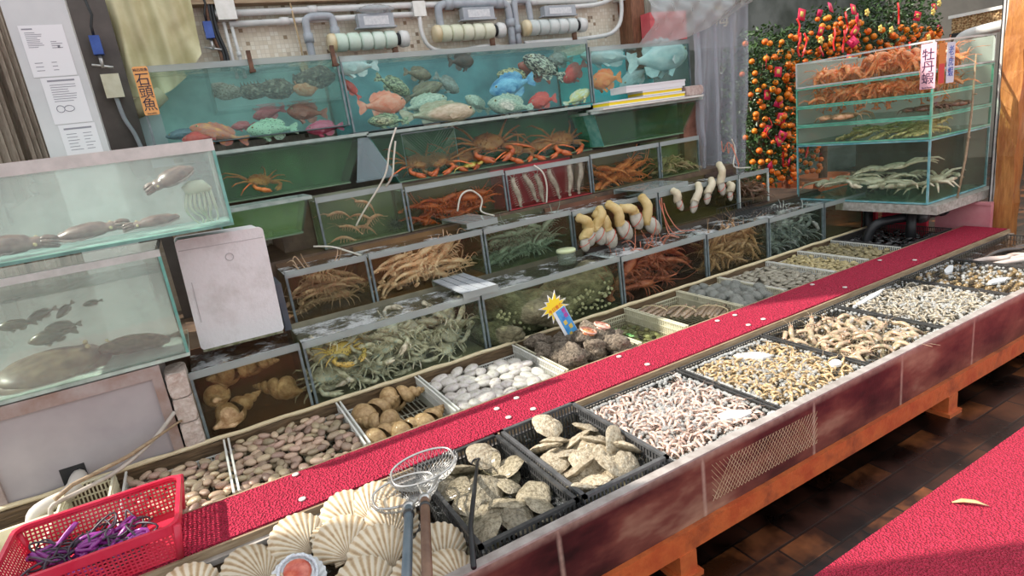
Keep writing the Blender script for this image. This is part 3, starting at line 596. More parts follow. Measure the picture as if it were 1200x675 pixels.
def shrimp_mesh(seed, curl=1.0):
    r = random.Random(seed); q = MB(); P = []; R = []
    for i in range(13):
        t = i/12.; a = curl*2.6*t*t; P.append((.5-t+.18*curl*t*t, 0, .14*math.sin(PI*t)*curl-.28*curl*t**3)); R.append(.075*math.sin(PI*min(1,.16+.8*t))**.7*(1 if i % 2 else .92))
    q.tube(P, R, 8, .8); e = Vector(P[-1])
    for k in (-1, 0, 1): q.tube([e, e+Vector((-.07,.05*k,-.05)), e+Vector((-.12,.07*k,-.07))], [.012,.026,.006], 5, .4)
    q.tube([(.46,0,.05),(.56,0,.09),(.66,0,.14)], [.022,.014,.002], 4)
    for s in (-1, 1):
        q.ell((.44,s*.045,.06), .02,.02,.022, 6, 4)
        for i in range(5): q.tube([(.34-.1*i, s*.04, -.03+.06*math.sin(PI*(.2+.1*i))), (.36-.1*i, s*.07, -.12), (.32-.1*i, s*.06, -.17)], [.01,.008,.003], 4)
        q.tube(smooth_path([(.48,s*.02,.03),(.7,s*.1,.1),(.9+.3*r.random(),s*.25,.02)], 3), .005, 4)
    return q
def roach_mesh(seed):
    r = random.Random(seed); q = MB(); n = 15
    P = [(.5-i/(n-1.), .03*math.sin(i*.5+seed), .0) for i in range(n)]
    q.tube(P, [(.05+.06*math.sin(PI*min(1,.15+.85*i/(n-1.))))*(1 if i % 2 else .82) for i in range(n)], 10, .6)
    for i in range(1, n-1):
        for s in (-1, 1): q.tube([(P[i][0], s*.08, -.01), (P[i][0]+.03, s*.15, .0), (P[i][0]-.01, s*.2, -.04)], [.012,.01,.003], 4)
    for s in (-1, 1):
        q.tube([(.48,s*.03,0),(.58,s*.08,.04),(.6,s*.14,.03)], [.016,.014,.004], 4); q.ell((.47,s*.05,.04), .02,.02,.02, 6, 4)
    q.tube([(-.5,0,0),(-.56,0,0),(-.6,0,.0)], [.05,.07,.02], 8, .4)
    return q
def shell_ell(seed, lx, ly, lz, umbo=.25):
    r = random.Random(seed); q = MB(); a1, a2 = r.uniform(0,9), r.uniform(0,9)
    def fn(p):
        n = .05*mnoise.noise((p.x*1.6+a1, p.y*1.6+a2, p.z))
        z = p.z*(1+.12*p.y); e = abs(p.z)
        return Vector((p.x*(1+n)+(0), p.y*(1+n)+umbo*(p.x*p.x-.4)*-.35, (abs(z)**.85)*(1 if z > 0 else -1)))
    q.ell((0,0,0), lx, ly, lz, 14, 8, fn); return q
def scallop_mesh(seed, open_=0):
    r = random.Random(seed); q = MB(); nr, na = 9, 120; ribs = 15
    def valve(sgn, dome, tilt):
        def fn(u, v):
            a = (u-.5)*2*1.22; R = math.cos(a*.92)**.62*(1.0-.02*abs(a)); rr = R*v*(1+.018*math.cos(a*ribs*2/1.22*PI/2)*v)
            x, y = math.sin(a)*rr*.98, math.cos(a)*rr
            d2 = min(1, (x*x/.30+(y-.5)**2/.27)); h = dome*max(0, 1-d2)**.62*.9+.004+.03*v*(.5+.5*math.cos(a*ribs*2/1.22*PI/2))*(1-.5*v**3)
            p = Vector((x, y-.5, sgn*h)); 
            if tilt: p = Matrix.Rotation(tilt, 3, 'X') @ (p-Vector((0,-.5,0)))+Vector((0,-.5,0))
            return p
        q.grid(na, nr, fn)
    valve(1, .17, open_); valve(-1, .13, 0)
    for s in (-1, 1):
        q.add([(0,-.5,.03),(s*.3,-.5,.015),(s*.27,-.33,.02),(s*.05,-.33,.03),(0,-.5,-.02),(s*.3,-.5,-.01),(s*.27,-.33,-.01),(s*.05,-.33,-.02)], [(0,1,2,3),(7,6,5,4),(0,4,5,1),(1,5,6,2),(2,6,7,3),(3,7,4,0)])
    return q
def oyster_mesh(seed, el=1.12):
    r = random.Random(seed); q = MB(); o = r.uniform(0,50); nr, na = 8, 28
    def out(a): return .5*(1+.22*mnoise.noise((math.cos(a)*1.2+o, math.sin(a)*1.2, 0))+.06*mnoise.noise((math.cos(a)*5+o, math.sin(a)*5, 3)))
    for sg, dome in ((1, .13), (-1, .08)):
        def fn(u, v):
            a = u*2*PI; rr = out(a)*v; x, y = math.cos(a)*rr*el, math.sin(a)*rr
            st = .018*((v*5) % 1.0) if v < .97 else 0
            return (x, y, sg*(dome*(1-v*v)**.7+st+.03*mnoise.noise((x*7+o, y*7, sg))*(1-v**4))+.035*mnoise.noise((x*3, y*3+o, 2)))
        q.grid(na, nr, fn)
    return q
def whelk_mesh(seed, turns=5):
    q = MB(); R, X, k = .33, .84, math.log(1.62)
    def fn(u, v):
        tau = v*turns+u; s = math.exp(k*(tau-turns-1)); f = (v*turns) % 1.0 if v < 1 else 0; a = 2*PI*u
        r = R*s*(.7+.34*math.sin(PI*f)**.7+.012*math.cos(f*44))
        return ((X*s-.42), r*math.cos(a), r*math.sin(a))
    q.grid(40, turns*12, fn)
    q.ell((.36,0,0), .2, R*.78, R*.78, 20, 10)
    q.tube([(.42,0,-.02),(.52,.02,-.04),(.62,.04,-.05),(.70,.05,-.04)], [.19,.13,.07,.035], 12, .85)
    q.tube([(.30,.2,-.16),(.42,.2,-.15),(.54,.12,-.1),(.64,.07,-.06)], [.03,.05,.045,.02], 8)
    return q
def rough_mesh(seed, amp=.35, f=1.8, knobs=9, nu=20, nv=12):
    r = random.Random(seed); q = MB(); o = r.uniform(0,50); K = [Vector((r.gauss(0,1), r.gauss(0,1), r.gauss(.3,.7))).normalized() for _ in range(knobs)]
    def fn(p):
        k = sum(max(0, p.normalized().dot(d)-.86)*3.2 for d in K) if p.length else 0
        return p*(1+amp*mnoise.noise(p*f+Vector((o,0,0)))+.12*mnoise.noise(p*6+Vector((0,o,0)))+k*.6)
    q.ell((0,0,0), .5, .42, .36, nu, nv, fn); return q
FISH = [
(0.163,1.899,0.441,1.793,4.17,0.36,"orange","orange mottled grouper resting on the tank floor facing the sign"),
(0.099,1.835,0.262,1.834,4.13,0.42,"red","crimson fish at the bottom corner of the sign tank"),
(0.472,1.846,0.749,1.828,4.16,0.42,"spotgreen","pale green grouper with black dots on the tank floor"),
(0.756,1.946,0.989,1.905,4.3,0.5,"darkred","dark red fish under the shelf of stonefish"),
(0.548,1.937,0.740,1.966,4.38,0.4,"pink","pink red fish below the middle of the stonefish shelf"),
(0.829,1.810,1.055,1.805,4.2,0.4,"magenta","magenta fish lying in the corner by the tank divider"),
(0.392,1.884,0.525,1.884,4.28,0.4,"pink","small pink fish tucked behind the orange grouper"),
(0.021,1.874,0.214,1.881,4.32,0.3,"bluegrey","blue grey fish lying behind the crimson fish"),
(1.095,2.178,1.370,2.172,4.2,0.42,"silver","pale silvery fish at the top by the tank divider"),
(1.147,2.101,1.228,1.980,4.25,0.4,"red","red fish diving beside the tank divider"),
(1.514,1.917,1.209,1.911,4.18,0.5,"coral","coral red grouper swimming over the tank floor"),
(1.623,1.986,1.410,2.110,4.34,0.44,"mottlegreen","green mottled grouper above the coral red one"),
(1.892,2.023,1.607,1.951,4.36,0.36,"olive","olive brown grouper slanting upward mid tank"),
(1.847,1.913,1.508,1.860,4.22,0.36,"palegreen","pale green grouper with dark speckles beside the coral one"),
(2.007,1.799,1.488,1.812,4.13,0.3,"tan","long tan grouper lying along the tank floor"),
(1.230,1.813,1.490,1.788,4.12,0.34,"mottlegreen","green mottled grouper lying flat under the coral red one"),
(2.156,2.164,1.966,2.168,4.3,0.6,"darkbrown","dark brown fish with black fins near the water surface"),
(2.045,1.964,1.881,2.090,4.4,0.5,"greyfish","hazy grey mottled fish below the dark brown one"),
(1.853,2.097,1.661,2.142,4.44,0.5,"olive","dusky fish in shadow near the tank back"),
(2.230,1.925,2.593,1.981,4.2,0.46,"blue","bright blue fish in the middle of the long tank"),
(2.364,2.051,2.661,1.989,4.3,0.36,"mottleyellow","yellow and black mottled fish just above the blue one"),
(2.596,2.150,2.920,1.982,4.26,0.4,"mottleblack","black and white mottled grouper near the surface"),
(2.609,2.115,2.875,1.982,4.38,0.4,"redbrown","red brown grouper behind the black and white one"),
(2.996,1.956,3.219,2.075,4.34,0.5,"red","brick red fish by the upper end of the divider"),
(2.525,1.803,2.764,1.818,4.16,0.5,"red","scarlet fish with a white tail on the tank floor"),
(3.089,1.844,2.846,1.759,4.14,0.36,"yellowwhite","yellow and white fish slanting by the divider"),
(2.169,1.837,2.525,1.764,4.14,0.42,"palegreen","pale speckled grouper lying below the blue fish"),
(2.061,1.910,2.232,1.790,4.3,0.46,"palegreen","faint pale grouper in the middle of the floor"),
(2.943,2.146,3.172,2.121,4.45,0.5,"greyfish","grey green fish at the surface behind the red ones"),
(4.237,2.075,3.621,2.034,4.22,0.44,"silver","big silver fish near the surface of the teal tank"),
(3.187,2.135,3.721,2.080,4.3,0.26,"silver","long slim silver fish beside the big silver one"),
(3.154,1.907,3.450,1.925,4.18,0.52,"orange2","bright orange fish half hidden by the foam trays"),
(3.682,1.860,4.028,2.004,4.45,0.4,"silver","pale fish in the haze under the big silver fish"),
]
# ------------------------------------------------------------------ goods: placing
def lay(name, label, cat, meshes, n, area, z, size, group, tilt=.25, jit=.35, layers=1, lz=.02, rows=None, yaw=None, keep=None):
    """spread n copies over area=(x0,x1,y0,y1) on a jittered grid"""
    x0, x1, y0, y1 = area; out = []; per = int(math.ceil(n/layers))
    for Lr in range(layers):
        asp = (x1-x0)/(y1-y0); ny = max(1, round(math.sqrt(per/asp))); nx = max(1, int(math.ceil(per/ny)))
        for k in range(per):
            i, j = k % nx, k//nx
            px = x0+(i+.5+(.25 if j % 2 else -.25)+U(-jit,jit))*(x1-x0)/nx; py = y0+(j+.5+U(-jit,jit))*(y1-y0)/ny
            px = min(max(px, x0), x1); py = min(max(py, y0), y1)
            if keep and not keep(px, py): continue
            o = obj(name, random.choice(meshes), None, (px, py, z+Lr*lz+U(-.004,.006)), (U(-tilt,tilt), U(-tilt,tilt), U(0,2*PI) if yaw is None else yaw+U(-.5,.5)), size*U(.85,1.15))
            if cat == 'shrimp': o.scale = (o.scale.x, o.scale.x*1.4, o.scale.x*1.35)
            tag(o, label, cat, group); out.append(o)
    return out
# brown clams (two baskets)
CLAMB = mat('brown_clam_shell', (.33,.23,.15), (.62,.46,.32), 34, .4, .2, kind='wave', rnd=.38, hue=.03, coat=.3, c3=(.5,.38,.27), lo=.2, hi=.8)
cm = [shell_ell(i, .5, .33, .22).mesh('brown_clam', CLAMB) for i in range(5)]
lay('brown_clam', 'smooth oval brown clam in the basket beside the red plastic basket', 'clam', cm, 118, (-.49,-.105,2.41,2.915), .388, .058, 'brown clams by the red basket', .35, .3, 2, .016)
lay('brown_clam', 'smooth oval brown clam in the basket next to the whelks', 'clam', cm, 176, (-.07,.425,2.405,2.915), .39, .058, 'brown clams by the whelks', .35, .3, 2, .018)
# whelks
WHK = mat('whelk_shell', (.34,.2,.08), (.58,.4,.2), 12, .5, .3, 60, rnd=.14, coat=.2)
wk = [whelk_mesh(i).mesh('whelk', WHK) for i in range(2)]
for (x, y, a, s, l) in ((.62,2.78,.35,.27,'longest brown whelk lying along the bamboo rail in the whelk basket'), (.53,2.66,2.5,.22,'brown whelk with its spire toward the clam divider, below the longest whelk'), (.575,2.5,.3,.22,'brown whelk nearest the red mat by the clam divider'),
        (.69,2.47,.2,.21,'brown whelk in the middle by the red mat'), (.79,2.5,.6,.22,'brown whelk beside the white clam basket by the red mat'), (.775,2.83,-.3,.24,'brown whelk in the far corner beside the white clam basket')):
    o = obj('whelk', wk[0], None, (x, y, .395), (U(-.4,.4), .1, a+PI), s*1.12); tag(o, l, 'whelk', 'big brown whelks')
# white clams
WCL = mat('white_clam_shell', (.5,.44,.38), (.7,.66,.6), 5, .35, .25, 40, rnd=.12, hue=.02, coat=.4, c3=(.56,.46,.52), lo=.3, hi=.75)
wc = [shell_ell(10+i, .5, .37, .21, .5).mesh('white_clam', WCL) for i in range(4)]
lay('white_clam', 'plump white clam with pale lilac tinge in the basket behind the red mat', 'clam', wc, 44, (.91,1.42,2.42,2.9), .40, .096, 'plump white clams', .3, .2)
# rock snails
RSN = mat('rock_snail_shell', (.05,.04,.03), (.24,.19,.14), 9, .75, 1, 14, rnd=.2, c3=(.42,.35,.28), lo=.3, hi=.75)
OPER = mat('orange_operculum', (.55,.12,.03), (.85,.4,.16), 8, .35, coat=.4); PINKF = mat('pink_flesh', (.75,.32,.22), (.85,.6,.5), 9, .35, coat=.4)
rs = [rough_mesh(20+i).mesh('rock_snail', RSN) for i in range(5)]
for o in lay('rock_snail', 'rough dark knobbly rock snail in the heap under the price tag', 'snail', rs, 26, (1.52,1.92,2.43,2.88), .395, .125, 'rock snails', .8, .3, 2, .04): pass
for (x, y, z, m, l) in ((1.74,2.60,.475,OPER,'rock snail turned up showing glowing orange flesh before the price tag'), (1.85,2.62,.47,PINKF,'rock snail turned up showing pink flesh beside the orange one')):
    t = thing('rock_snail', l, 'snail', (x, y, z), (.3,.2,.4), .13, group='rock snails'); obj('shell', rs[0], t)
    q = MB(); q.ell((0,-.12,.3), .34, .3, .16, 16, 8); q.build('foot', m, t, True); q = MB(); q.lathe([(.26,.0),(.36,.05),(.38,.1),(.33,.12)], (0,-.12,.33), 18); q.build('lip', PINKF, t, True)
# green clams under water
GCL = mat('green_clam_shell', (.12,.14,.05), (.36,.38,.16), 26, .35, .2, kind='wave', rnd=.3, hue=.03)
gc = [shell_ell(30+i, .5, .34, .2).mesh('green_clam', GCL) for i in range(3)]
lay('green_clam', 'olive green clam lying under water behind the red mat', 'clam', gc, 90, (1.98,2.28,2.41,2.9), .338, .05, 'green clams under water', .3, .4)
GLF = mat('sea_lettuce', (.08,.3,.08), (.25,.5,.18), 12, .4)
for k in range(12):
    q = MB(); P = smooth_path([(0,0,0),(.02,.01,.004),(.04,U(-.02,.02),.002),(.06,U(-.02,.03),.003)], 3); q.tube(P, [.006+.006*math.sin(i) ** 2 for i in range(len(P))], 6, .3)
    o = q.build('seaweed_scrap', GLF, None, True); o.location = (U(2.0,2.22), U(2.43,2.85), .358); o.rotation_euler = (0,0,U(0,6)); tag(o, 'small green seaweed scrap floating over the green clams', 'seaweed', 'seaweed scraps')
# razor clams in rubber-banded bundles
RZ = mat('razor_shell', (.06,.03,.015), (.36,.19,.08), 8, .3, .1, kind='wave', stretch=(6,1,1), rnd=.3, coat=.5, c3=(.62,.5,.36), lo=.2, hi=.85)
q = MB(); q.tube([(-.5,0,0),(-.47,0,0),(-.2,.015,0),(.2,.015,0),(.46,0,0),(.5,0,0)], [.04,.075,.085,.085,.075,.045], 10, .62); q.ell((.53,0,0), .06, .05, .04, 8, 5); rzm = q.mesh('razor_clam', RZ)
BAND = mat('yellow_band', (.72,.6,.36), None, rough=.5)
for g, (gx, gy, ang, l) in enumerate(((2.42,2.80,.3,'the bamboo rail'), (2.52,2.66,.36,'the middle of the basket'), (2.64,2.52,.42,'the red mat'))):
    ca, sa = math.cos(ang), math.sin(ang)
    for k in range(7):
        off = (k-3)*.024; o = obj('razor_clam', rzm, None, (gx-sa*off+U(-.006,.006), gy*1.0+ca*off, .40+.012*(k % 2)), None, .19)
        o.rotation_euler = (U(-.3,.3), U(-.05,.05), ang+U(-.06,.06)); tag(o, 'long brown razor clam in the bundle by '+l, 'razor clam', 'razor clams by '+l)
    q = MB(); a2 = ang; ux = Vector((math.cos(a2), math.sin(a2), 0)); wy = Vector((-sa, ca, 0)); C = Vector((gx, gy, .406))+ux*.02
    q.tube([C+wy*.092*math.cos(t)+Vector((0,0,.03*math.sin(t))) for t in [2*PI*i/24 for i in range(24)]], .0035, 5, closed=True)
    tag(q.build('rubber_band', BAND, None, True), 'pale rubber band around the razor clams by '+l, 'rubber band', 'bands on the razor clams')
# cockles
CKL = mat('cockle_shell', (.2,.21,.19), (.46,.47,.42), 20, .4, .6, 26, kind='wave', rnd=.15, coat=.35)
ck = [shell_ell(40+i, .5, .47, .38, .1).mesh('cockle', CKL) for i in range(3)]
lay('cockle', 'round grey cockle in the basket beyond the razor clams', 'cockle', ck, 44, (2.79,3.11,2.42,2.9), .40, .092, 'round grey cockles', .5, .25, 2, .02)
# flat clams farther along
FCL = mat('flat_clam_shell', (.2,.18,.13), (.44,.4,.32), 30, .4, .2, kind='wave', rnd=.25, coat=.3)
fc = [shell_ell(50+i, .5, .4, .2).mesh('flat_clam', FCL) for i in range(3)]
lay('flat_clam', 'flat grey brown clam in the basket beyond the cockles', 'clam', fc, 200, (3.17,3.63,2.41,2.91), .393, .052, 'flat grey brown clams', .35, .35, 2, .012)
YCL = mat('yellow_clam_shell', (.3,.24,.1), (.58,.48,.26), 30, .4, .2, kind='wave', rnd=.3, coat=.3)
yc = [shell_ell(60+i, .5, .38, .24).mesh('small_clam', YCL) for i in range(3)]
lay('small_clam', 'tiny yellow brown clam in the basket beyond the flat clams', 'clam', yc, 270, (3.67,3.99,2.41,2.91), .398, .036, 'tiny yellowish clams', .4, .4, 2, .01)
OCL = mat('olive_clam_shell', (.12,.1,.05), (.4,.33,.17), 26, .4, .2, kind='wave', rnd=.35, coat=.3)
oc = [shell_ell(70+i, .5, .38, .24).mesh('olive_clam', OCL) for i in range(3)]
lay('olive_clam', 'olive brown clam in the basket by the black pipes', 'clam', oc, 140, (4.04,4.4,2.41,2.91), .398, .05, 'olive brown clams', .4, .35, 2, .012)
BCL = mat('black_mussel_shell', (.012,.012,.014), (.06,.06,.06), 14, .25, coat=.5, rnd=.2)
bm_ = [shell_ell(80+i, .5, .26, .2).mesh('mussel', BCL) for i in range(2)]
lay('mussel', 'shiny black mussel in the basket under the glass tray stack', 'mussel', bm_, 80, (4.46,5.05,2.41,2.91), .385, .07, 'black mussels', .5, .35)
# ---- front row -----------------------------------------------------------
def scallop_mat():
    m, nt, out = new_mat('scallop_shell'); L = nt.links.new; b = N(nt, 'ShaderNodeBsdfPrincipled', Roughness=.5); L(b.outputs[0], out.inputs[0])
    tc = N(nt, 'ShaderNodeTexCoord'); sp = N(nt, 'ShaderNodeSeparateXYZ'); L(tc.outputs['Object'], sp.inputs[0])
    ad = N(nt, 'ShaderNodeMath', operation='ADD'); ad.inputs[1].default_value = .5; L(sp.outputs[1], ad.inputs[0])
    at = N(nt, 'ShaderNodeMath', operation='ARCTAN2'); L(sp.outputs[0], at.inputs[0]); L(ad.outputs[0], at.inputs[1])
    mu = N(nt, 'ShaderNodeMath', operation='MULTIPLY'); mu.inputs[1].default_value = 38.6; L(at.outputs[0], mu.inputs[0]); cs = N(nt, 'ShaderNodeMath', operation='COSINE'); L(mu.outputs[0], cs.inputs[0])
    mr = N(nt, 'ShaderNodeMapRange'); mr.inputs['From Min'].default_value = -1; L(cs.outputs[0], mr.inputs[0])
    nz = tex(nt, 'noise', 6); mm = N(nt, 'ShaderNodeMath', operation='MULTIPLY_ADD'); mm.inputs[1].default_value = .7; L(mr.outputs[0], mm.inputs[0]); L(nz, mm.inputs[2])
    c = ramp(nt, mm.outputs[0], [(.3,(.3,.19,.1)), (.6,(.47,.34,.2)), (.85,(.6,.48,.32)), (1.0,(.7,.61,.47))])
    oi = N(nt, 'ShaderNodeObjectInfo'); h = N(nt, 'ShaderNodeHueSaturation'); m2 = N(nt, 'ShaderNodeMapRange'); m2.inputs['To Min'].default_value = .82; m2.inputs['To Max'].default_value = 1.15
    L(oi.outputs['Random'], m2.inputs[0]); L(m2.outputs[0], h.inputs['Value']); L(c, h.inputs['Color']); L(h.outputs[0], b.inputs['Base Color']); MATS['scallop_shell'] = m; return m
SCL = scallop_mat()
scs = [scallop_mesh(i).mesh('scallop', SCL) for i in range(3)]
SC = [(.06,1.965,.41,.35,.165,0,'big scallop leaning on the board under the red mat, sunlit on top'), (.24,1.985,.41,.1,.165,0,'scallop lying high by the board between its neighbours'), (.345,1.96,.42,-.5,.16,0,'orange tan scallop half under the wire nets'),
      (.19,1.84,.415,.0,.165,0,'scallop with a grey shaded fan beside the sunlit big one'), (-.09,1.92,.40,.45,.165,0,'scallop with narrow ribs between the pale pair and the big one'), (.265,1.70,.415,.15,.165,0,'broad brown ribbed scallop in the middle of the heap'),
      (.36,1.83,.415,-.3,.155,0,'scallop just under the handles of the nets'), (-.28,1.95,.395,.2,.165,0,'scallop nearest the red plastic basket'), (.185,1.585,.415,.1,.16,0,'dark ribbed scallop in front of the broad one'),
      (.435,1.6,.41,-.2,.15,0,'scallop between the net handles and the oyster crate'), (.42,1.48,.405,.2,.15,0,'pale scallop at the front panel below the net handles'), (-.02,1.7,.40,.6,.155,0,'scallop fan peeking out behind the open scallop'),
      (.33,1.52,.40,.5,.15,0,'scallop under the brown net handle'), (-.15,1.74,.395,-.2,.16,0,'scallop in the near corner of the heap'), (.16,1.9,.375,1.2,.15,0,'scallop buried between two big ones by the board'), (.03,1.5,.40,.3,.16,0,'scallop by the front panel near the open one'), (-.2,1.55,.39,.1,.16,0,'scallop by the front panel in the near corner')]
for i, (x, y, z, a, s, _, l) in enumerate(SC):
    o = obj('scallop', scs[i % 3], None, (x, y, z), (.55+U(-.15,.15), U(-.25,.25), a), s); tag(o, l, 'scallop', 'scallops in the trough')
t = thing('open_scallop', 'open scallop showing red flesh and a bluish white rim among the closed ones', 'scallop', (.03,1.745,.42), (.5,.1,.2), .14, 'scallops in the trough')
sm = scallop_mesh(5); sm.build('shell', mat('scallop_inner', (.62,.66,.7), (.78,.8,.82), 5, .3, coat=.4), t, True)
q = MB(); q.ell((0,.02,.17), .3, .3, .09, 18, 8); q.build('flesh', mat('scallop_flesh', (.5,.07,.04), (.75,.22,.14), 5, .3, coat=.6), t, True)
q = MB(); q.tube([(.4*math.cos(a), .42*math.sin(a)+.0, .16+.02*math.sin(9*a)) for a in [2*PI*i/48 for i in range(48)]], [.035+.012*(i % 2) for i in range(48)], 6, closed=True); q.build('frilled_mantle', mat('mantle_frill', (.55,.6,.68), (.8,.84,.88), 20, .3, coat=.5), t, True)
OYS = mat('oyster_shell', (.28,.2,.12), (.68,.58,.42), 9, .55, .9, 18, rnd=.25, c3=(.78,.72,.6), lo=.3, hi=.75, coat=.2)
OYG = mat('wet_oyster_shell', (.15,.12,.07), (.5,.43,.3), 9, .3, .9, 18, rnd=.3, c3=(.62,.56,.44), lo=.3, hi=.78, coat=.5)
oy = [oyster_mesh(i).mesh('oyster', OYS) for i in range(5)]; oyg = [oyster_mesh(10+i).mesh('oyster', OYG) for i in range(5)]
lay('oyster', 'wet grey brown oyster in the crate beside the scallops', 'oyster', oyg, 30, (.56,.85,1.5,1.97), .385, .115, 'wet oysters beside the scallops', .75, .3, 2, .035)
lay('oyster', 'pale sunlit oyster in the crate beside the pink shrimps', 'oyster', oy, 32, (.94,1.22,1.49,1.97), .395, .12, 'pale oysters beside the shrimps', .8, .3, 2, .035)
for (x, y, a, b_, l) in ((1.2,1.66,1.3,.4,'pale oyster standing on edge against the crate wall by the shrimps'), (1.08,1.95,.5,.2,'ribbed tan oyster topmost at the far wall of its crate'), (.77,1.93,.4,.1,'whitish oyster topmost at the far wall of the wet crate')):
    o = obj('oyster', oy[2], None, (x, y, .45), (a, .2, b_), .13); tag(o, l, 'oyster', 'oysters standing out of the crates')
# shrimp baskets
SHP = {k: mat('shrimp_'+k, a, b_, 7, .3, rnd=.2, coat=.5) for k, a, b_ in (('pink', (.62,.36,.27), (.86,.7,.62)), ('gold', (.42,.26,.1), (.68,.52,.32)), ('green', (.24,.24,.14), (.7,.45,.32)), ('clear', (.26,.21,.14), (.56,.5,.4)), ('brown', (.12,.07,.03), (.34,.22,.1)))}
SHM = {k: [shrimp_mesh(i, c).mesh('shrimp', SHP[k]) for i, c in enumerate((.5,.8,1.1))] for k in SHP}
def shr(i, k, lab, n, size, grp, z=.408, nm='shrimp'):
    a, b_ = FX[i]; lay(nm, lab, 'shrimp', SHM[k], n, (a+.04, b_-.04, FY0+.04, FY1-.05), z, size, grp, .4, .4, 2, .008)
shr(0, 'pink', 'pink shrimp in the frothing basket beside the oyster crate', 297, .058, 'pink shrimps', nm='pink_shrimp')
shr(1, 'gold', 'golden shrimp in the frothing basket beyond the pink ones', 295, .056, 'golden shrimps', nm='golden_shrimp')
shr(2, 'green', 'big pink green prawn in the basket of still water', 80, .13, 'big prawns', .398, nm='big_prawn')
shr(3, 'clear', 'clear greyish shrimp in the bubbling basket', 280, .056, 'clear shrimps', nm='clear_shrimp')
WSN = [whelk_mesh(3, 4).mesh('water_snail', mat('water_snail_shell', (.1,.06,.025), (.36,.24,.1), 10, .35, coat=.4, rnd=.3))]
lay('water_snail', 'small brown snail in the flat black basket beyond the clear shrimps', 'snail', WSN, 90, (FX[4][0]+.04, FX[4][1]-.04, FY0+.04, FY1-.05), .4, .055, 'brown water snails', .5, .4)
EEL = mat('eel_skin', (.03,.02,.018), (.12,.08,.06), 5, .25, coat=.6); EELP = mat('pale_eel_belly', (.6,.45,.4), (.75,.66,.6), 5, .3, coat=.5)
for k in range(9):
    q = MB(); P = smooth_path([(-.2,0,0),(-.1,U(-.04,.04),.006),(0,U(-.04,.04),.01),(.1,U(-.04,.04),.006),(.2,0,0)], 4); q.tube(P, [.004+.016*math.sin(PI*(.08+.9*i/(len(P)-1)))**.6 for i in range(len(P))], 8)
    pale = k % 4 == 0; o = q.build('eel', EELP if pale else EEL, None, True); o.location = (U(4.45,4.95), U(1.55,1.95), .405); o.rotation_euler = (0,0,U(-.6,.6)); tag(o, ('eel with pale pink belly up in the basket by the orange post' if pale else 'dark slim eel in the basket by the orange post'), 'eel', 'pale eels' if pale else 'dark eels')
# froth: uncountable bubbles
BUB = glass('bubble_film', (.97,.98,.99), .3, (.8,.8,.78), 1.3, .03)
def froth(i, n, mx, my, sx, sy, label, r0=.003, r1=.011):
    a, b_ = FX[i]; q = MB()
    for k in range(n):
        x = a+.03+(b_-a-.06)*min(1, max(0, random.gauss(mx, sx))); y = FY0+.03+(FY1-FY0-.07)*min(1, max(0, random.gauss(my, sy))); r = U(r0, r1)
        q.ell((x, y, .411+U(0,.006)), r, r, r*.9, 6, 4)
    o = q.build('bubble_froth', BUB, None, True); tag(o, label, 'froth', None, 'stuff')
froth(0, 1500, .5, .6, .35, .35, 'clear water bubbles frothing over the pink shrimps'); froth(1, 1300, .4, .55, .35, .35, 'clear water bubbles frothing over the golden shrimps')
froth(2, 260, .8, .3, .25, .4, 'bubbles at the front corner of the big prawn basket'); froth(3, 900, .55, .45, .3, .35, 'thick bubbles over the clear shrimps'); froth(4, 200, .6, .5, .35, .35, 'scattered bubbles over the brown water snails', .004, .012)
WF = mat('white_foam_scrap', (.78,.8,.82), (.86,.87,.88), 30, .5, .2)
def scrap(x, y, L, W_, a, l):
    q = MB(); n = 14; poly = [(L/2*math.cos(2*PI*i/n)*U(.8,1.1), W_/2*math.sin(2*PI*i/n)*U(.8,1.1)) for i in range(n)]; q.prism(poly, lambda p, r, h: (p, r, h), .012)
    o = q.build('foam_scrap', WF); o.location = (x, y, .416); o.rotation_euler = (.03,-.03,a); tag(o, l, 'foam scrap')
scrap(1.71,1.54,.13,.07,-.5,'flat white foam scrap floating on the pink shrimps'); scrap(2.22,1.87,.17,.075,-.9,'flat white foam scrap floating on the golden shrimps'); scrap(1.8,1.43,.08,.05,.3,'small white foam scrap at the front corner of the pink shrimps')
scrap(2.39,1.56,.07,.05,.4,'white foam lump at the corner of the golden shrimp basket'); scrap(3.3,1.95,.35,.03,.1,'long strip of white foam along the clear shrimps'); scrap(4.05,1.9,.2,.04,.3,'curved strip of white foam on the snail basket'); scrap(3.95,1.6,.16,.05,-.2,'white foam strip at the front of the snail basket')
# ---- animals in the tanks -------------------------------------------------
def pile(name, label, cat, meshes, n, x0, x1, y0, y1, z0, z1, size, group, tilt=.5, yaw=None, slope=True):
    for k in range(n):
        u = (k+.5)/n; x = x0+(x1-x0)*((k*.618) % 1.0); y = U(y0, y1); z = z0+(z1-z0)*(U(0,1) if not slope else (k/n))
        o = obj(name, meshes[k % len(meshes)], None, (x, y, z), (U(-tilt,tilt), U(-tilt,tilt), (U(0,2*PI) if cat in ('crab','shell') else random.choice((0,PI))+U(-.5,.5)) if yaw is None else yaw+U(-.4,.4)), size*U(.85,1.15)); tag(o, label, cat, group)
def creature(k, f): return f
LOBR = mat('red_lobster_shell', (.38,.04,.012), (.75,.17,.03), 5, .35, .2, 30, rnd=.2, coat=.4); LOBO = mat('orange_lobster_shell', (.5,.1,.02), (.8,.28,.07), 5, .35, .2, 30, rnd=.15, coat=.4)
LOBB = mat('brown_lobster_shell', (.3,.16,.08), (.6,.42,.26), 6, .4, .2, 30, rnd=.15, coat=.3, c3=(.62,.2,.12), lo=.3, hi=.8); LOBD = mat('dark_lobster_shell', (.28,.05,.025), (.56,.19,.09), 6, .35, .2, 30, rnd=.25, coat=.4)
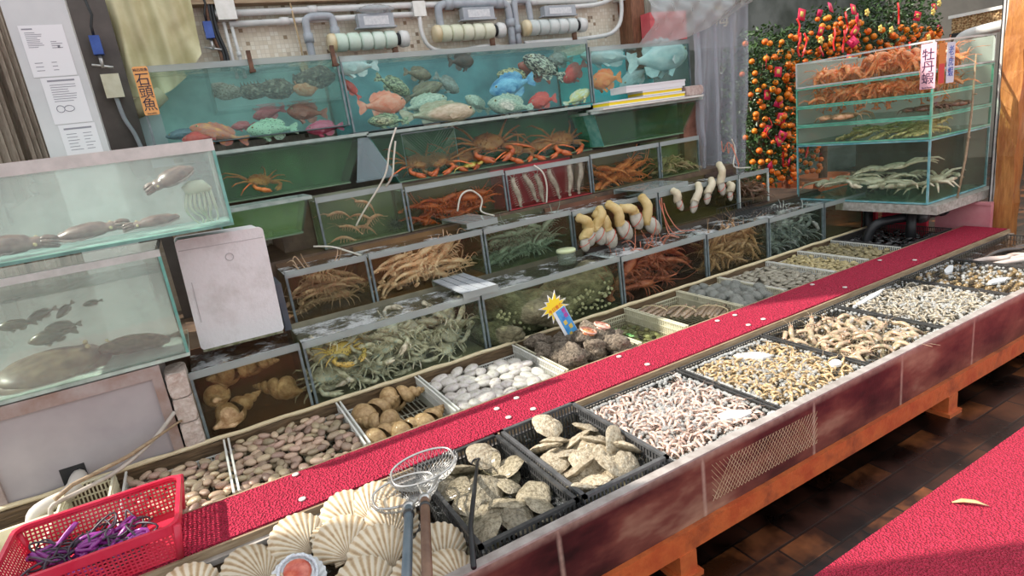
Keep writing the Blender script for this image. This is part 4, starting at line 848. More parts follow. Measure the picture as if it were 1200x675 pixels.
LOBG = mat('striped_green_lobster_shell', (.06,.09,.06), (.42,.48,.36), 16, .35, .1, kind='wave', rnd=.15, coat=.4); LANG = mat('langoustine_shell', (.78,.42,.24), (.88,.68,.48), 8, .35, rnd=.08, coat=.4)
CRB = mat('blue_crab_shell', (.28,.25,.16), (.64,.57,.42), 7, .35, .2, rnd=.25, coat=.4, c3=(.24,.36,.38), lo=.3, hi=.75); CRG = mat('slim_crab_shell', (.12,.15,.15), (.42,.44,.38), 6, .35, rnd=.25, coat=.4)
CRK = mat('dark_crab_shell', (.08,.04,.025), (.26,.14,.08), 6, .4, rnd=.2, coat=.3); CRT = mat('tan_crab_shell', (.5,.26,.12), (.72,.45,.26), 6, .4, .2, rnd=.1, coat=.3); CRY = mat('hairy_crab_shell', (.4,.34,.08), (.85,.76,.36), 6, .4, .2, rnd=.15, coat=.3)
lob = lambda m, n, **k: [lobster_mesh(i, **k).mesh('lobster', m) for i in range(n)]
crb = lambda m, n, **k: [crab_mesh(i, **k).mesh('crab', m) for i in range(n)]
# lowest row
for (x, z, y, a, s, l) in ((.03,.53,3.06,.4,.26,'brown whelk with its dark mouth at the pane, lowest in the whelk tank'), (.16,.55,3.12,2.6,.24,'brown whelk by the dark corner bar of the whelk tank'), (.06,.66,3.16,.2,.24,'brown whelk lying across the top of the whelk tank'), (-.06,.6,3.12,1.3,.22,'brown whelk standing at the brick side of the whelk tank'), (.17,.67,3.16,-.4,.2,'brown whelk high in the corner of the whelk tank')):
    o = obj('whelk', WKT[0] if 'WKT' in globals() else whelk_mesh(7).mesh('whelk', mat('tank_whelk_shell', (.3,.17,.07), (.58,.4,.22), 8, .4, .5, 20, rnd=.15)), None, (x, y, z), (U(-1,1), U(-.4,.4), a+PI), s); tag(o, l, 'whelk', 'whelks in the tank')
pile('crab', 'blue grey crab in the packed tank behind the white clams', 'crab', crb(CRB, 4, legl=.5), 40, .43, 1.24, 3.1, 3.17, .46, .68, .2, 'blue grey crabs', .8)
t = thing('spotted_crab', 'yellow crab with dark spots topmost among the blue grey crabs', 'crab', (.53,3.07,.655), (.0,.5,-1.1), .2)
crab_mesh(9, legl=.5).build('body', mat('yellow_spot_shell', (.04,.025,.012), (.55,.38,.08), 16, .4, kind='voronoi', lo=.24, hi=.34, coat=.4), t, True)
RK = mat('crusted_rock', (.09,.08,.045), (.3,.27,.16), 6, .7, 1, 30, c3=(.5,.46,.3), lo=.32, hi=.78, rnd=.1)
rk = [rough_mesh(90+i, .3, 1.4, 6, 32, 20).mesh('rock', RK) for i in range(3)]
for (x, y, z, s, l) in ((1.62,3.12,.56,.5,'large crusted rock on the grate side of the rock tank'), (2.1,3.13,.58,.5,'large crusted rock beneath the glass jar'), (1.86,3.08,.5,.36,'crusted rock directly behind the price tag'), (1.42,3.05,.48,.28,'small crusted rock in the corner by the crab tank')):
    o = obj('crusted_rock', rk[0 if s == .5 else 1], None, (x, y, z), (U(-.3,.3), 0, U(0,6)), (s, s*.55, s*.7)); tag(o, l, 'rock', 'rocks in the tank')
BARN = [shell_ell(95+i, .5, .4, .4).mesh('barnacle', mat('barnacle_shell', (.42,.36,.2), (.7,.64,.46), 8, .5, rnd=.2)) for i in range(2)]
pile('barnacle', 'tiny cream shell stuck to the rocks behind the price tag', 'shell', BARN, 120, 1.4, 2.28, 2.995, 3.03, .44, .62, .022, 'tiny cream shells on the rocks', 1.5, None, False)
pile('lobster', 'dark red spiny lobster behind the razor clams', 'lobster', lob(LOBD, 3, legl=.34), 18, 2.45, 3.0, 3.08, 3.2, .47, .66, .3, 'dark red spiny lobsters', .5)
BRP = [shrimp_mesh(20+i, .6).mesh('prawn', mat('brown_prawn_shell', (.4,.2,.09), (.7,.48,.28), 9, .35, rnd=.2, coat=.4)) for i in range(3)]
pile('prawn', 'bristly brown prawn crowding the pane behind the cockles', 'prawn', BRP, 70, 3.18, 3.68, 3.04, 3.14, .46, .68, .19, 'bristly brown prawns', 1.2)
pile('crab', 'slim grey blue crab in the tank near the tray stack', 'crab', crb(CRG, 3, legl=.6, lr=.026), 24, 3.86, 4.3, 3.1, 3.16, .46, .68, .19, 'slim grey blue crabs', 1.1)
# second row
pile('lobster', 'pale brown spiny lobster in the tank beside the foam box', 'lobster', lob(LOBB, 3, legl=.3, ant=.5), 12, .54, .7, 3.53, 3.6, .81, .97, .29, 'pale spiny lobsters', .35)
pile('langoustine', 'pale orange langoustine in the piled tank', 'langoustine', lob(LANG, 4, legl=.26, claw=1, ant=.4), 20, 1.0, 1.45, 3.52, 3.6, .8, .97, .25, 'pale orange langoustines', .35, .3)
pile('lobster', 'striped green lobster in the tank beside the geoducks', 'lobster', lob(LOBG, 4, legl=.26, ant=.6), 26, 1.74, 2.16, 3.52, 3.6, .8, .97, .25, 'striped green lobsters', .5)
pile('crab', 'dark brown crab at the end of the second row', 'crab', crb(CRK, 2, legl=.7), 6, 4.02, 4.24, 3.46, 3.56, .8, .95, .2, 'dark brown crabs', .7)
# third row
PSH = [shrimp_mesh(30+i, .7).mesh('shrimp', mat('pink_orange_shrimp', (.75,.3,.18), (.85,.5,.36), 7, .35, rnd=.1, coat=.4)) for i in range(2)]
pile('shrimp', 'pink orange shrimp among yellow feelers in the small third row tank', 'shrimp', PSH, 7, .84, 1.12, 3.87, 3.94, 1.1, 1.32, .17, 'pink orange shrimps', .5)
q = MB()
for k in range(60):
    a = k*2.399; z = 1-2*(k+.5)/60; rr = math.sqrt(1-z*z); d = Vector((rr*math.cos(a), rr*math.sin(a), z)); q.tube([d*.2, d*U(.8,1)], [.035,.006], 4)
q.ell((0,0,0), .36,.36,.3, 12, 8); o = q.build('sea_urchin', mat('urchin_black', (.015,.018,.016), (.05,.06,.05), 8, .4), None, True); o.location = (1.19,3.86,1.135); o.scale = (.075,)*3; tag(o, 'black spiny sea urchin in the corner of the shrimp tank', 'sea urchin')
pile('lobster', 'red lobster heaped below the wire-fenced basin', 'lobster', lob(LOBR, 4, legl=.34, ant=.6), 18, 1.42, 1.88, 3.88, 3.94, 1.1, 1.24, .26, 'heaped red lobsters', .5)
RCH = [roach_mesh(i).mesh('sea_roach', mat('sea_roach_shell', (.36,.3,.24), (.66,.58,.48), 8, .35, rnd=.12, coat=.4)) for i in range(3)]
for k, (x0, z0, x1, z1, l) in enumerate(((2.10,1.27,2.13,1.11,'first'), (2.2,1.30,2.27,1.12,'second'), (2.30,1.26,2.33,1.11,'third'), (2.41,1.30,2.47,1.11,'fourth'), (2.60,1.31,2.575,1.11,'fifth'), (2.7,1.31,2.66,1.11,'sixth'))):
    o = obj('sea_roach', RCH[k % 3], None, ((x0+x1)/2, 3.812, (z0+z1)/2), euler((x0-x1, 0, z0-z1), (0,-1,.1)), .22); tag(o, 'pale segmented sea roach on the red back, %s from the lobster tank' % l, 'sea roach', 'sea roaches')
pile('lobster', 'orange spiny lobster in the tank beside the red backed one', 'lobster', lob(LOBO, 3, legl=.36, ant=.6), 12, 2.94, 3.32, 3.88, 3.94, 1.1, 1.24, .28, 'orange spiny lobsters', .5)
pile('crab', 'brownish crab in the small greenish tank', 'crab', crb(mat('brownish_crab_shell', (.26,.18,.08), (.5,.4,.22), 6, .4, rnd=.2), 2, legl=.7), 8, 3.55, 3.86, 3.84, 3.92, 1.1, 1.2, .17, 'brownish crabs', .6)
# wide basin
KC = crb(mat('red_king_crab_shell', (.4,.06,.015), (.72,.2,.05), 6, .35, .3, 30, rnd=.2, coat=.4), 3, legl=.9, spiky=1, lr=.03)
for k, (x, z, s, a, l) in enumerate(((1.52,1.47,.19,-1.3,'red king crab at the netting end of the wide basin'), (1.66,1.46,.18,-1.8,'red king crab second from the netting in the wide basin'), (1.87,1.46,.18,-1.5,'red king crab lying low beside the tall one in the wide basin'), (2.1,1.53,.25,-1.6,'biggest red king crab rising in the middle of the wide basin'), (2.3,1.46,.2,-1.2,'red king crab with a raised leg beside the biggest one'), (2.56,1.45,.19,-1.7,'red king crab near the dark green basin end'), (2.76,1.47,.22,-1.4,'red king crab at the far end of the wide basin'))):
    o = obj('king_crab', KC[k % 3], None, (x, 4.12, z+.03), (0,.75,-1.57+(a+1.5)*.9), s*1.25); tag(o, l, 'crab', 'red king crabs')
q = MB(); crab_mesh(31, legl=.8, spiky=1).build('lone_crab', LOBO, None, True)
o = bpy.data.objects['lone_crab']; o.name = 'crab'; o.location = (.46,4.14,1.54); o.rotation_euler = (0,.6,-1.0); o.scale = (.2,)*3; tag(o, 'lone orange brown crab in the sloping basin beside the squid tank', 'crab')
ycr = crb(mat('yellow_crab_shell', (.5,.36,.06), (.75,.6,.16), 6, .4), 1, legl=.9)
o = obj('crab', ycr[0], None, (1.9,4.07,1.42), (.1,0,-1.5), .15); tag(o, 'yellowish crab lying before the red king crabs', 'crab')
# stonefish on their shelf inside the sign tank
STF = mat('stonefish_skin', (.02,.016,.012), (.16,.12,.08), 7, .7, 1, 20, c3=(.55,.48,.38), lo=.3, hi=.75); STO = mat('stonefish_orange', (.6,.16,.03), (.75,.42,.24), 7, .6, .6, 20)
for k, (x, z, s, m, l) in enumerate(((.42,2.085,.15,mat('stonefish_pale', (.2,.14,.09), (.62,.54,.44), 12, .7, 1, 30), 'pale stonefish first on the shelf beside the perforated end'), (.56,2.08,.17,STF,'dark mottled stonefish second on the shelf'), (.72,2.08,.19,STF,'mottled stonefish with a white patch in the middle of the shelf'), (.88,2.07,.15,STO,'orange stonefish near the divider end of the shelf'), (.96,2.12,.22,STF,'largest dark stonefish above the orange one'))):
    t = thing('stonefish', l, 'fish', (x, 4.24, z), (0,0,U(-.3,.3)), (s, s*.7, s*.8), 'stonefish on the shelf'); rough_mesh(60+k, .3, 1.6, 8).build('body', m, t, True)
    q = MB(); q.prism([(-.4,.1),(-.62,.3),(-.68,0),(-.6,-.2)], lambda a, c, h: (a, h-.02, c), .04); q.build('tail_fin', m, t); q = MB()
    for i in range(6): q.tube([(.25-.12*i, 0, .28), (.22-.12*i, 0, .46)], [.04,.008], 5)
    q.build('dorsal_spines', m, t, True)
t = thing('hanging_cage', 'clear perforated cage holding the stonefish inside the sign tank', 'cage', (.72,4.24,1.99)); CLR = glass('clear_plastic', (.96,.99,.99), .02, (.6,.75,.75))
for n_, b_ in (('shelf', (-.4,.36,-.13,.13,-.02,0)), ('front_sheet', (-.4,.36,-.136,-.13,-.02,.24)), ('side_sheet', (-.406,-.4,-.13,.13,-.02,.24)), ('side_sheet', (.36,.366,-.13,.13,-.02,.24))):
    q = MB(); q.box(*b_)
    if n_ == 'front_sheet':
        for i in range(5): q.lathe([(.014,0),(.014,.004)], (-.24+.09*i, -.14, .2), 12, 'y')
    q.build(n_, CLR, t)
for rec in FISH: fish(*rec)
# geoducks
GSH = mat('geoduck_shell', (.34,.32,.26), (.56,.53,.45), 14, .5, .15, rnd=.08); GSI = mat('geoduck_siphon', (.52,.36,.12), (.72,.57,.28), 9, .45, .35, 30, rnd=.1); RB = mat('red_band', (.6,.08,.05), None, rough=.5)
def geoduck(top, joint, bot, y, label, group, siph=GSI, wd=1.0, bend=.02):
    tp, jt, bt = (Vector((p[0], y+dy, p[1])) for p, dy in ((top,.035), (joint,.0), (bot,-.02)))
    t = thing('geoduck', label, 'geoduck', bt, group=group); a = jt-bt; b_ = tp-bt; L = a.length*1.12
    q = MB(); q.ell((0,0,0), L*.56, L*.36*wd, L*.27*wd, 16, 10); me = q.mesh('shell', GSH); o = obj('shell', me, t, a*.5); o.rotation_euler = euler(a, (0,-1,0))
    q = MB(); m = (a+b_)*.5+Vector((bend,-.03,.01)); P = smooth_path([a*.8, a, m, b_], 4); n = len(P)
    q.tube(P, [(.042-.012*i/n+.002*math.sin(i*2.4))*wd*(.7 if i in (0, n-1) else 1) for i in range(n)], 12); q.build('siphon', siph, t, True)
    q = MB(); u = a.normalized(); v = Vector((0,-1,0)); s = u.cross(v).normalized()
    for sg in (1,): q.tube([a*.5+u*L*.42*math.cos(k)*sg*.55+s*L*.37*wd*math.cos(k)+v*L*.285*wd*math.sin(k) for k in [2*PI*i/20 for i in range(20)]], .0025, 4, closed=True)
    q.build('rubber_band', RB, t, True)
GD = 'yellow geoducks over the tank edge'
for tp, jt, bt, l in (((2.30,1.0),(2.37,.9),(2.36,.80),'geoduck with a fat yellow neck bent across its neighbour, first by the green lobsters'), ((2.49,1.03),(2.43,.91),(2.46,.79),'geoduck standing second from the green lobsters'), ((2.44,1.0),(2.52,.88),(2.55,.75),'geoduck with an arched pale neck in the middle of the bunch'), ((2.56,1.05),(2.64,.9),(2.70,.78),'geoduck with the thickest cream neck leaning over the edge'),
        ((2.66,.99),(2.77,.95),(2.80,.83),'geoduck with a short yellow neck lying sideways'), ((2.87,1.05),(2.88,.87),(2.97,.77),'geoduck with a long straight neck apart from the bunch'), ((2.36,.94),(2.33,.86),(2.31,.77),'geoduck half hidden behind the first pair')):
    geoduck(tp, jt, bt, 3.33, l, GD)
PSI = mat('pale_siphon', (.6,.52,.34), (.76,.7,.54), 9, .45, .3, 30)
for tp, jt, bt, l in (((3.20,1.03),(3.22,.96),(3.24,.88),'pale geoduck floating by the pane, first from the yellow bunch'), ((3.47,1.04),(3.40,.92),(3.35,.84),'slanting pale geoduck second from the yellow bunch'), ((3.61,1.05),(3.54,.96),(3.5,.88),'pale geoduck with a thin neck in the middle of five'), ((3.70,1.16),(3.68,1.02),(3.68,.92),'pale geoduck whose neck sticks up out of the water'), ((3.8,.98),(3.78,.93),(3.76,.86),'small amber geoduck nearest the dark crabs')):
    geoduck(tp, jt, bt, 3.355, l, 'pale geoducks by the pane', PSI, .8, .0)
# cuttlefish and flatfish in the pale tanks
def cuttle(nose, tail, y, w_, l, arms=8, up=(0,-.5,1)):
    nose = Vector((nose[0], y, nose[1])); tail = Vector((tail[0], y, tail[1])); L = (nose-tail).length; t = thing('cuttlefish', l, 'cuttlefish', tail.lerp(nose,.5)); t.rotation_euler = euler(nose-tail, up); t.scale = (L,)*3; m = fmat('cuttle')
    q = MB(); q.tube([(-.5,0,0),(-.46,0,0),(-.3,0,.01),(-.05,0,.015),(.12,0,.01),(.18,0,0),(.22,0,0),(.3,0,0),(.34,0,0)], [.01,.06*w_,.16*w_,.19*w_,.16*w_,.11*w_,.12*w_,.11*w_,.05*w_], 14, .62)
    for k in range(arms):
        a = 2*PI*k/arms; q.tube(smooth_path([(.3,.06*w_*math.cos(a),.04*math.sin(a)),(.4,.1*w_*math.cos(a),.06*math.sin(a)),(.5,.08*w_*math.cos(a),.05*math.sin(a)-.03)], 3), [.03*w_]*3+[.02*w_]*3+[.004], 6)
    q.build('body', m, t, True); q = MB()
    for s in (-1, 1):
        P = [(-.48+.6*i/14, s*(.19*w_*math.sin(PI*(.1+.8*i/14))+.045+.012*math.sin(i*1.9)), .012*math.sin(i*2.3)) for i in range(15)]; I = [(p[0], s*max(.02, abs(p[1])-.06), 0) for p in P]
        q.add(P+I+[(p[0], p[1], p[2]-.01) for p in P]+[(p[0], p[1], -.01) for p in I], [(i, i+1, 16+i, 15+i) for i in range(14)]+[(30+i, 45+i, 46+i, 31+i) for i in range(14)]+[(i, 30+i, 31+i, i+1) for i in range(14)])
    q.build('fin', glass('fin_film', (.8,.75,.7), .6, (.5,.42,.38), .3), t, True)
    for s in (-1, 1): q = MB(); q.ell((.24, s*.1*w_, .03), .028,.022,.028, 8, 5); q.build('eye', EYEW, t, True)
cuttle((-.13,1.595), (.085,1.665), 3.12, 1.25, 'brown cuttlefish swimming high beside the drooping squid arms')
cuttle((-.25,1.455), (-.02,1.465), 3.08, .8, 'brown cuttlefish lying on the glass at the foam box end')
cuttle((-.22,1.47), (-.5,1.455), 3.16, .9, 'grey brown cuttlefish in the middle of the tank floor')
cuttle((-.48,1.45), (-.78,1.47), 3.1, 1.0, 'dusky cuttlefish at the cabinet side of the tank floor')
t = thing('squid', 'pale green squid with drooping arms under the high cuttlefish', 'squid', (.05,3.1,1.55)); q = MB(); m = mat('squid_skin', (.42,.46,.34), (.66,.7,.56), 9, .4)
q.tube([(-.03,0,.02),(0,0,.03),(.05,0,.03),(.08,0,.01)], [.02,.032,.03,.012], 10)
for k in range(7): q.tube(smooth_path([(-.02+.016*k,0,.01),(-.04+.02*k,-.02,-.06),(-.02+.018*k+.02*math.sin(k),.01,-.11),(.0+.012*k,.02,-.135)], 4), [.007]*6+[.004]*6+[.002], 5)
q.build('body', m, t, True)
def flat_unused(nose, tail, y, w_, label, kind='flat'):
    fish(nose[0], nose[1], tail[0], tail[1], y, w_, kind, label, 'flatfish', 'fish', 'fish in the cloudy tank', 0, .12)
def flatfish(x, y, z, s, a, tilt, label, m):
    t = thing('flatfish', label, 'fish', (x, y, z), (tilt, 0, a), s, 'fish in the cloudy tank')
    q = MB(); q.ell((0,0,0), .5, .36, .11, 28, 10, lambda p: Vector((p.x, p.y*(1-.25*max(0,p.x)**2), p.z*(1 if p.z > 0 else .4)))); q.build('body', m, t, True)
    q = MB(); n = 48; P = [(math.cos(2*PI*i/n)*.5, math.sin(2*PI*i/n)*.36) for i in range(n)]
    q.add([(p[0]*.93, p[1]*.93, .012) for p in P]+[(p[0]*(1.1+.02*(i % 2)), p[1]*(1.16+.03*(i % 2)), -.015+.01*math.sin(i*1.3)) for i, p in enumerate(P)]+[(p[0]*(1.1+.02*(i % 2)), p[1]*(1.16+.03*(i % 2)), -.025+.01*math.sin(i*1.3)) for i, p in enumerate(P)]+[(p[0]*.93, p[1]*.93, -.01) for p in P], [(k*n+i, k*n+(i+1) % n, (k+1)*n+(i+1) % n, (k+1)*n+i) for k in range(3) for i in range(n)]); q.build('fringe_fin', m, t, True)
    q = MB(); q.prism([(-.46,.07),(-.6,.06),(-.78,.15),(-.76,0),(-.78,-.15),(-.6,-.06),(-.46,-.07)], lambda c, d, h: (c, d, h-.015), .03); q.build('tail_fin', m, t)
    for sy in (.06, .17): q = MB(); q.ell((.36, sy, .09), .028, .028, .03, 8, 6); q.build('eye', EYEW, t, True)
flatfish(-.66, 3.16, .915, .40, .25, .28, 'largest brown flatfish lying on the floor of the cloudy tank', mat('flatfish_brown', (.1,.08,.05), (.24,.2,.12), 9, .4)); flatfish(-.34, 3.13, .935, .26, PI-.2, .6, 'olive mottled flatfish tilted against the white frame of the cloudy tank', mat('flatfish_olive', (.1,.11,.05), (.3,.29,.16), 12, .4))
for k, (a, b_, l) in enumerate((((-.80,1.13),(-.66,1.12),'small brown fish at the cabinet end of the shoal'), ((-.70,1.13),(-.58,1.16),'small brown fish topmost of the shoal'), ((-.6,1.11),(-.52,1.17),'small brown fish slanting up in the shoal'), ((-.66,1.07),(-.52,1.06),'small brown fish lowest of the shoal'), ((-.5,1.135),(-.42,1.14),'small dark fish ahead of the shoal'), ((-.74,1.02),(-.55,1.03),'pale slim fish just above the largest flatfish'))):
    fish(a[0], a[1], b_[0], b_[1], 3.18+.02*k, .36, 'flat', l, 'small_fish', 'fish', 'fish in the cloudy tank')
# ------------------------------------------------------------------ lettering
def letters(s, size, name, m, parent, loc, rot, thick=.0008, align='CENTER', space=1):
    cu = bpy.data.curves.new('lettering', 'FONT'); cu.body = s; cu.size = size; cu.extrude = thick; cu.align_x = align; cu.align_y = 'CENTER'; cu.space_line = space
    tmp = bpy.data.objects.new('tmp', cu); COL.objects.link(tmp); dg = bpy.context.evaluated_depsgraph_get(); dg.update()
    me = bpy.data.meshes.new_from_object(tmp.evaluated_get(dg)); bpy.data.objects.remove(tmp); bpy.data.curves.remove(cu)
    me.materials.clear(); me.materials.append(m); return obj(name, me, parent, loc, rot)
FACE_Y = (PI/2, 0, 0); FACE_X = (PI/2, 0, -PI/2)       # reading from -y, from -x
def rounded(w, h, r, n=5):
    P = []
    for cx_, cy_, a0 in ((w/2-r, h/2-r, 0), (-w/2+r, h/2-r, PI/2), (-w/2+r, -h/2+r, PI), (w/2-r, -h/2+r, 1.5*PI)):
        for i in range(n+1): a = a0+PI/2*i/n; P.append((cx_+r*math.cos(a), cy_+r*math.sin(a)))
    return P
ORSIGN = mat('orange_sign', (.9,.42,.13), None, rough=.4)
t = thing('fish_sign', 'orange upright sign reading stonefish in black on the top fish tank', 'sign', (-.022,4.068,2.117)); q = MB(); q.prism(rounded(.076,.262,.01), lambda a, b, h: (a, -h, b), .004); q.build('board', ORSIGN, t)
for i, ch in enumerate('石頭魚'): letters(ch, .075, 'lettering', INK, t, (0,-.005,.058-.068*i), FACE_Y, .0008).scale = (.95,1,1)
letters('純石斑魚', .018, 'lettering', INK, t, (0,-.005,.112), FACE_Y); letters('Stonefish', .013, 'lettering', INK, t, (0,-.005,-.122), FACE_Y)
# ------------------------------------------------------------------ glass tray stack at the far end
TG = glass('tray_glass', (.96,.985,.97), .02, (.5,.65,.58), refl=.6); TB = glass('bubble_wrap_glass', (.88,.95,.92), .6, (.74,.8,.74), .5, .15, .06, 60, transl=.5)
EDG = mat('tray_edge_green', (.12,.5,.36), (.25,.66,.5), 14, .15, coat=.5); EDB = mat('tray_edge_blue', (.12,.4,.46), (.3,.58,.62), 14, .15, coat=.5)
def tray(name, label, z0, z1, edge, back=None, water=None):
    x0, x1, y0, y1 = 4.67, 5.5, 2.354, 3.41; t = thing(name, label, 'tank', ((x0+x1)/2, (y0+y1)/2, z0), group='glass trays stacked over the counter end'); hx, hy, h = (x1-x0)/2, (y1-y0)/2, z1-z0-.002
    def P(n, m, b): q = MB(); q.box(*b); return q.build(n, m, t)
    e = .012; P('front_pane', TG, (-hx, -hx+.008, -hy+e, hy-e, e, h-e)); P('side_pane', TG, (-hx+e, hx-e, -hy, -hy+.008, e, h-e)); P('side_pane', TB if back is None else TG, (-hx+e, hx-e, hy-.008, hy, e, h-e)); P('back_pane', TB if back is None else back, (hx-.008, hx, -hy+e, hy-e, e, h-e))
    P('base_pane', glass('tray_floor', (.8,.95,.86), .14, (.35,.65,.45)), (-hx+e, hx-e, -hy+e, hy-e, 0, e))
    for zz in (0, h-e):
        P('edge_strip', edge, (-hx-.001, -hx+e, -hy, hy, zz, zz+e)); P('edge_strip', edge, (-hx+e, hx, -hy-.001, -hy+e, zz, zz+e)); P('edge_strip', edge, (-hx+e, hx, hy-e, hy, zz, zz+e))
    P('corner_seal', edge, (-hx-.001, -hx+e, -hy-.001, -hy+e, e, h-e)); P('corner_seal', edge, (-hx-.001, -hx+e, hy-e, hy, e, h-e)); P('corner_seal', edge, (hx-e, hx, -hy-.001, -hy+e, e, h-e))
    if water: P('water', glass('tray_water', (.97,.99,.98), .015, (.1,.4,.34), .3), (-hx+.014, hx-.014, -hy+.014, hy-.014, .016, h*water))
    return t
tray('glass_tray', 'topmost glass tray of the stack, piled with orange prawns', 1.626, 1.83, mat('tray_edge_pale', (.55,.62,.6), (.7,.75,.73), 10, .2)); tray('glass_tray', 'second glass tray of the stack, holding more orange prawns', 1.472, 1.625, EDG)
tray('glass_tray', 'third glass tray of the stack, with a lone tan crab by the near pane', 1.32, 1.471, EDG); tray('glass_tray', 'fourth glass tray of the stack, with yellowish hairy crabs', 1.167, 1.319, EDG)
tray('bottom_tank', 'deep lowest tank of the glass stack, full of long-legged pale crabs', .70, 1.166, EDB, mat('brown_tank_back', (.12,.09,.07), (.2,.16,.12), 4, .5), .8)
OPR = mat('orange_prawn_shell', (.98,.2,.03), (1,.48,.2), 7, .3, rnd=.12, coat=.5); opm = [shrimp_mesh(50+i, c).mesh('orange_prawn', OPR) for i, c in enumerate((.6,1,1.3))]
def heap(n, z0, dz, label, grp):
    for k in range(n):
        u = random.random(); y = 2.44+.86*u; x = U(4.74,5.35) if k % 2 else U(4.74,4.84); o = obj('orange_prawn', opm[k % 3], None, (x, y, z0+U(0,dz)*(.4+.6*math.sin(PI*min(1,u*1.1+.1)))), (U(-.6,.6), U(-.6,.6), U(0,6.3)), [(lambda s: (s, s*1.7, s*1.6))(U(.15,.2))][0]); tag(o, label, 'prawn', grp)
heap(96, 1.665, .10, 'orange prawn in the heap in the topmost glass tray', 'prawns in the topmost tray'); heap(88, 1.503, .075, 'orange prawn in the heap in the second glass tray', 'prawns in the second tray')
tc_ = crb(CRT, 1, legl=.5); o = obj('tan_crab', tc_[0], None, (4.76,3.05,1.365), (0,.0,PI), .26); tag(o, 'lone tan crab lying in the third glass tray by the long pane', 'crab')
o = obj('brown_crab', crb(CRK, 1, legl=.5)[0], None, (4.8,2.47,1.37), (0,0,PI), .2); tag(o, 'dark brown crab near the front corner of the third glass tray', 'crab')
o = obj('brown_crab', crb(CRK, 1, legl=.7, lr=.04)[0], None, (5.0,2.44,1.37), (0,0,-1.4), .22); tag(o, 'reddish brown crab behind the short pane of the third glass tray', 'crab')
hc = crb(CRY, 3, legl=.5, lr=.035)
for k in range(16): o = obj('hairy_crab', hc[k % 3], None, (4.75+.12*(k % 3)+U(0,.1), 2.44+.05*(k % 13)+U(0,.03), 1.205+.02*(k % 3)), (U(-.3,.3), U(-.3,.3), U(2,4.4)), U(.12,.17)); tag(o, 'yellowish hairy crab in the fourth glass tray', 'crab', 'hairy crabs in the fourth tray')
lk = crb(mat('pale_leg_crab_shell', (.3,.24,.13), (.72,.64,.46), 5, .4, rnd=.15, coat=.3, c3=(.85,.78,.62), lo=.3, hi=.7), 3, legl=1.1, lr=.05)
for k, (x, y, z, a, s) in enumerate(((4.85,3.15,.83,2.8,.24), (4.83,2.86,.84,3.4,.25), (4.86,2.6,.80,2.5,.26), (5.05,2.5,.82,-1.4,.22), (5.2,2.9,.8,3,.24), (4.95,2.75,.94,3.5,.22), (5.1,3.15,.8,2.6,.24))): o = obj('long_legged_crab', lk[k % 3], None, (x, y, z), (U(-.2,.2), U(-.2,.2), a), s); tag(o, 'pale long-legged crab in the deep lowest tank of the stack', 'crab', 'long-legged crabs')
def signboard(name, label, w, h, m, loc, rot):
    t = thing(name, label, 'sign', loc, rot); q = MB(); q.prism(rounded(w, h, .004), lambda a, b, k: (a, b, -k), .003); q.build('board', m, t); return t
t = signboard('prawn_sign', 'pink upright sign with three dark characters on the glass tray stack', .098, .30, mat('pink_sign', (.85,.5,.58), None, rough=.45), (4.664,2.388,1.66), FACE_X)
for i, ch in enumerate('牡丹蝦'): letters(ch, .082, 'lettering', mat('purple_ink', (.05,.015,.07), None), t, (0,.072-.078*i,.001), (0,0,0))
letters('Spot Prawn', .015, 'lettering', MATS['purple_ink'], t, (0,-.14,.001), (0,0,0))
t = signboard('blue_sign', 'pale sign with blue characters on the short side of the tray stack', .1, .27, mat('pale_blue_sign', (.62,.7,.82), None, rough=.45), (4.87,2.347,1.665), FACE_Y)
for i, ch in enumerate('老虎蝦'): letters(ch, .07, 'lettering', mat('blue_ink', (.04,.12,.5), None), t, (0,.075-.07*i,.001), (0,0,0))
t = signboard('orange_strip_sign', 'orange and red narrow sign beside the pale blue one on the tray stack', .08, .27, mat('brown_orange_sign', (.62,.22,.05), None, rough=.5), (4.755,2.347,1.665), FACE_Y)
q = MB(); q.box(-.034,.034,-.13,0,0,.001); q.build('red_patch', mat('sign_red', (.6,.05,.06), None), t)
# slab, pedestal and pipes below the stack
CONC = mat('grey_concrete', (.3,.28,.24), (.52,.5,.46), 30, .8, .4)
q = MB(); q.box(4.66, 5.52, 2.285, 3.05, .63, .695); q2 = MB()
tag(q.build('concrete_slab', CONC), 'grey concrete slab carrying the glass tray stack', 'slab')
t = thing('slab_pedestal', 'dark pedestal of pipes holding up the concrete slab', 'pedestal', (5.05,2.75,.44))
for (x, y) in ((4.86,2.56),(5.35,2.5),(4.95,2.95),(5.35,2.95)): q = MB(); q.tube([(x-5.05,y-2.75,-.14),(x-5.05,y-2.75,.19)], .035, 12); q.build('post', DARK, t, True)
t = thing('black_pipe', 'black drain pipe bending down under the glass tray stack', 'pipe', (4.9,2.6,.5)); q = MB(); q.tube(smooth_path([(.45,-.1,.05),(.1,-.05,.05),(-.1,.05,.05),(-.22,.12,.03),(-.26,.16,-.05),(-.27,.17,-.12)], 4), .035, 12); q.build('pipe_run', DARK, t, True)
for x in (.3, .0): q = MB(); q.tube([(x,-.08,.05),(x+.06,-.08,.05)], .045, 12); q.build('collar', BLACKPL, t, True)
REDB = mat('red_panel', (.62,.02,.05), (.75,.05,.09), 4, .5)
for (y0, y1, l) in ((3.03,3.16,'bright red panel under the far end of the tray stack'), (2.62,2.98,'wide bright red panel behind the black drain pipe')): q = MB(); q.box(5.2, 5.23, y0, y1, .0, .6); q.box(5.195,5.2,y0,y1,.58,.6); q.box(5.195,5.2,y0,y0+.02,.2,.58); tag(q.build('red_board', REDB), l, 'panel')
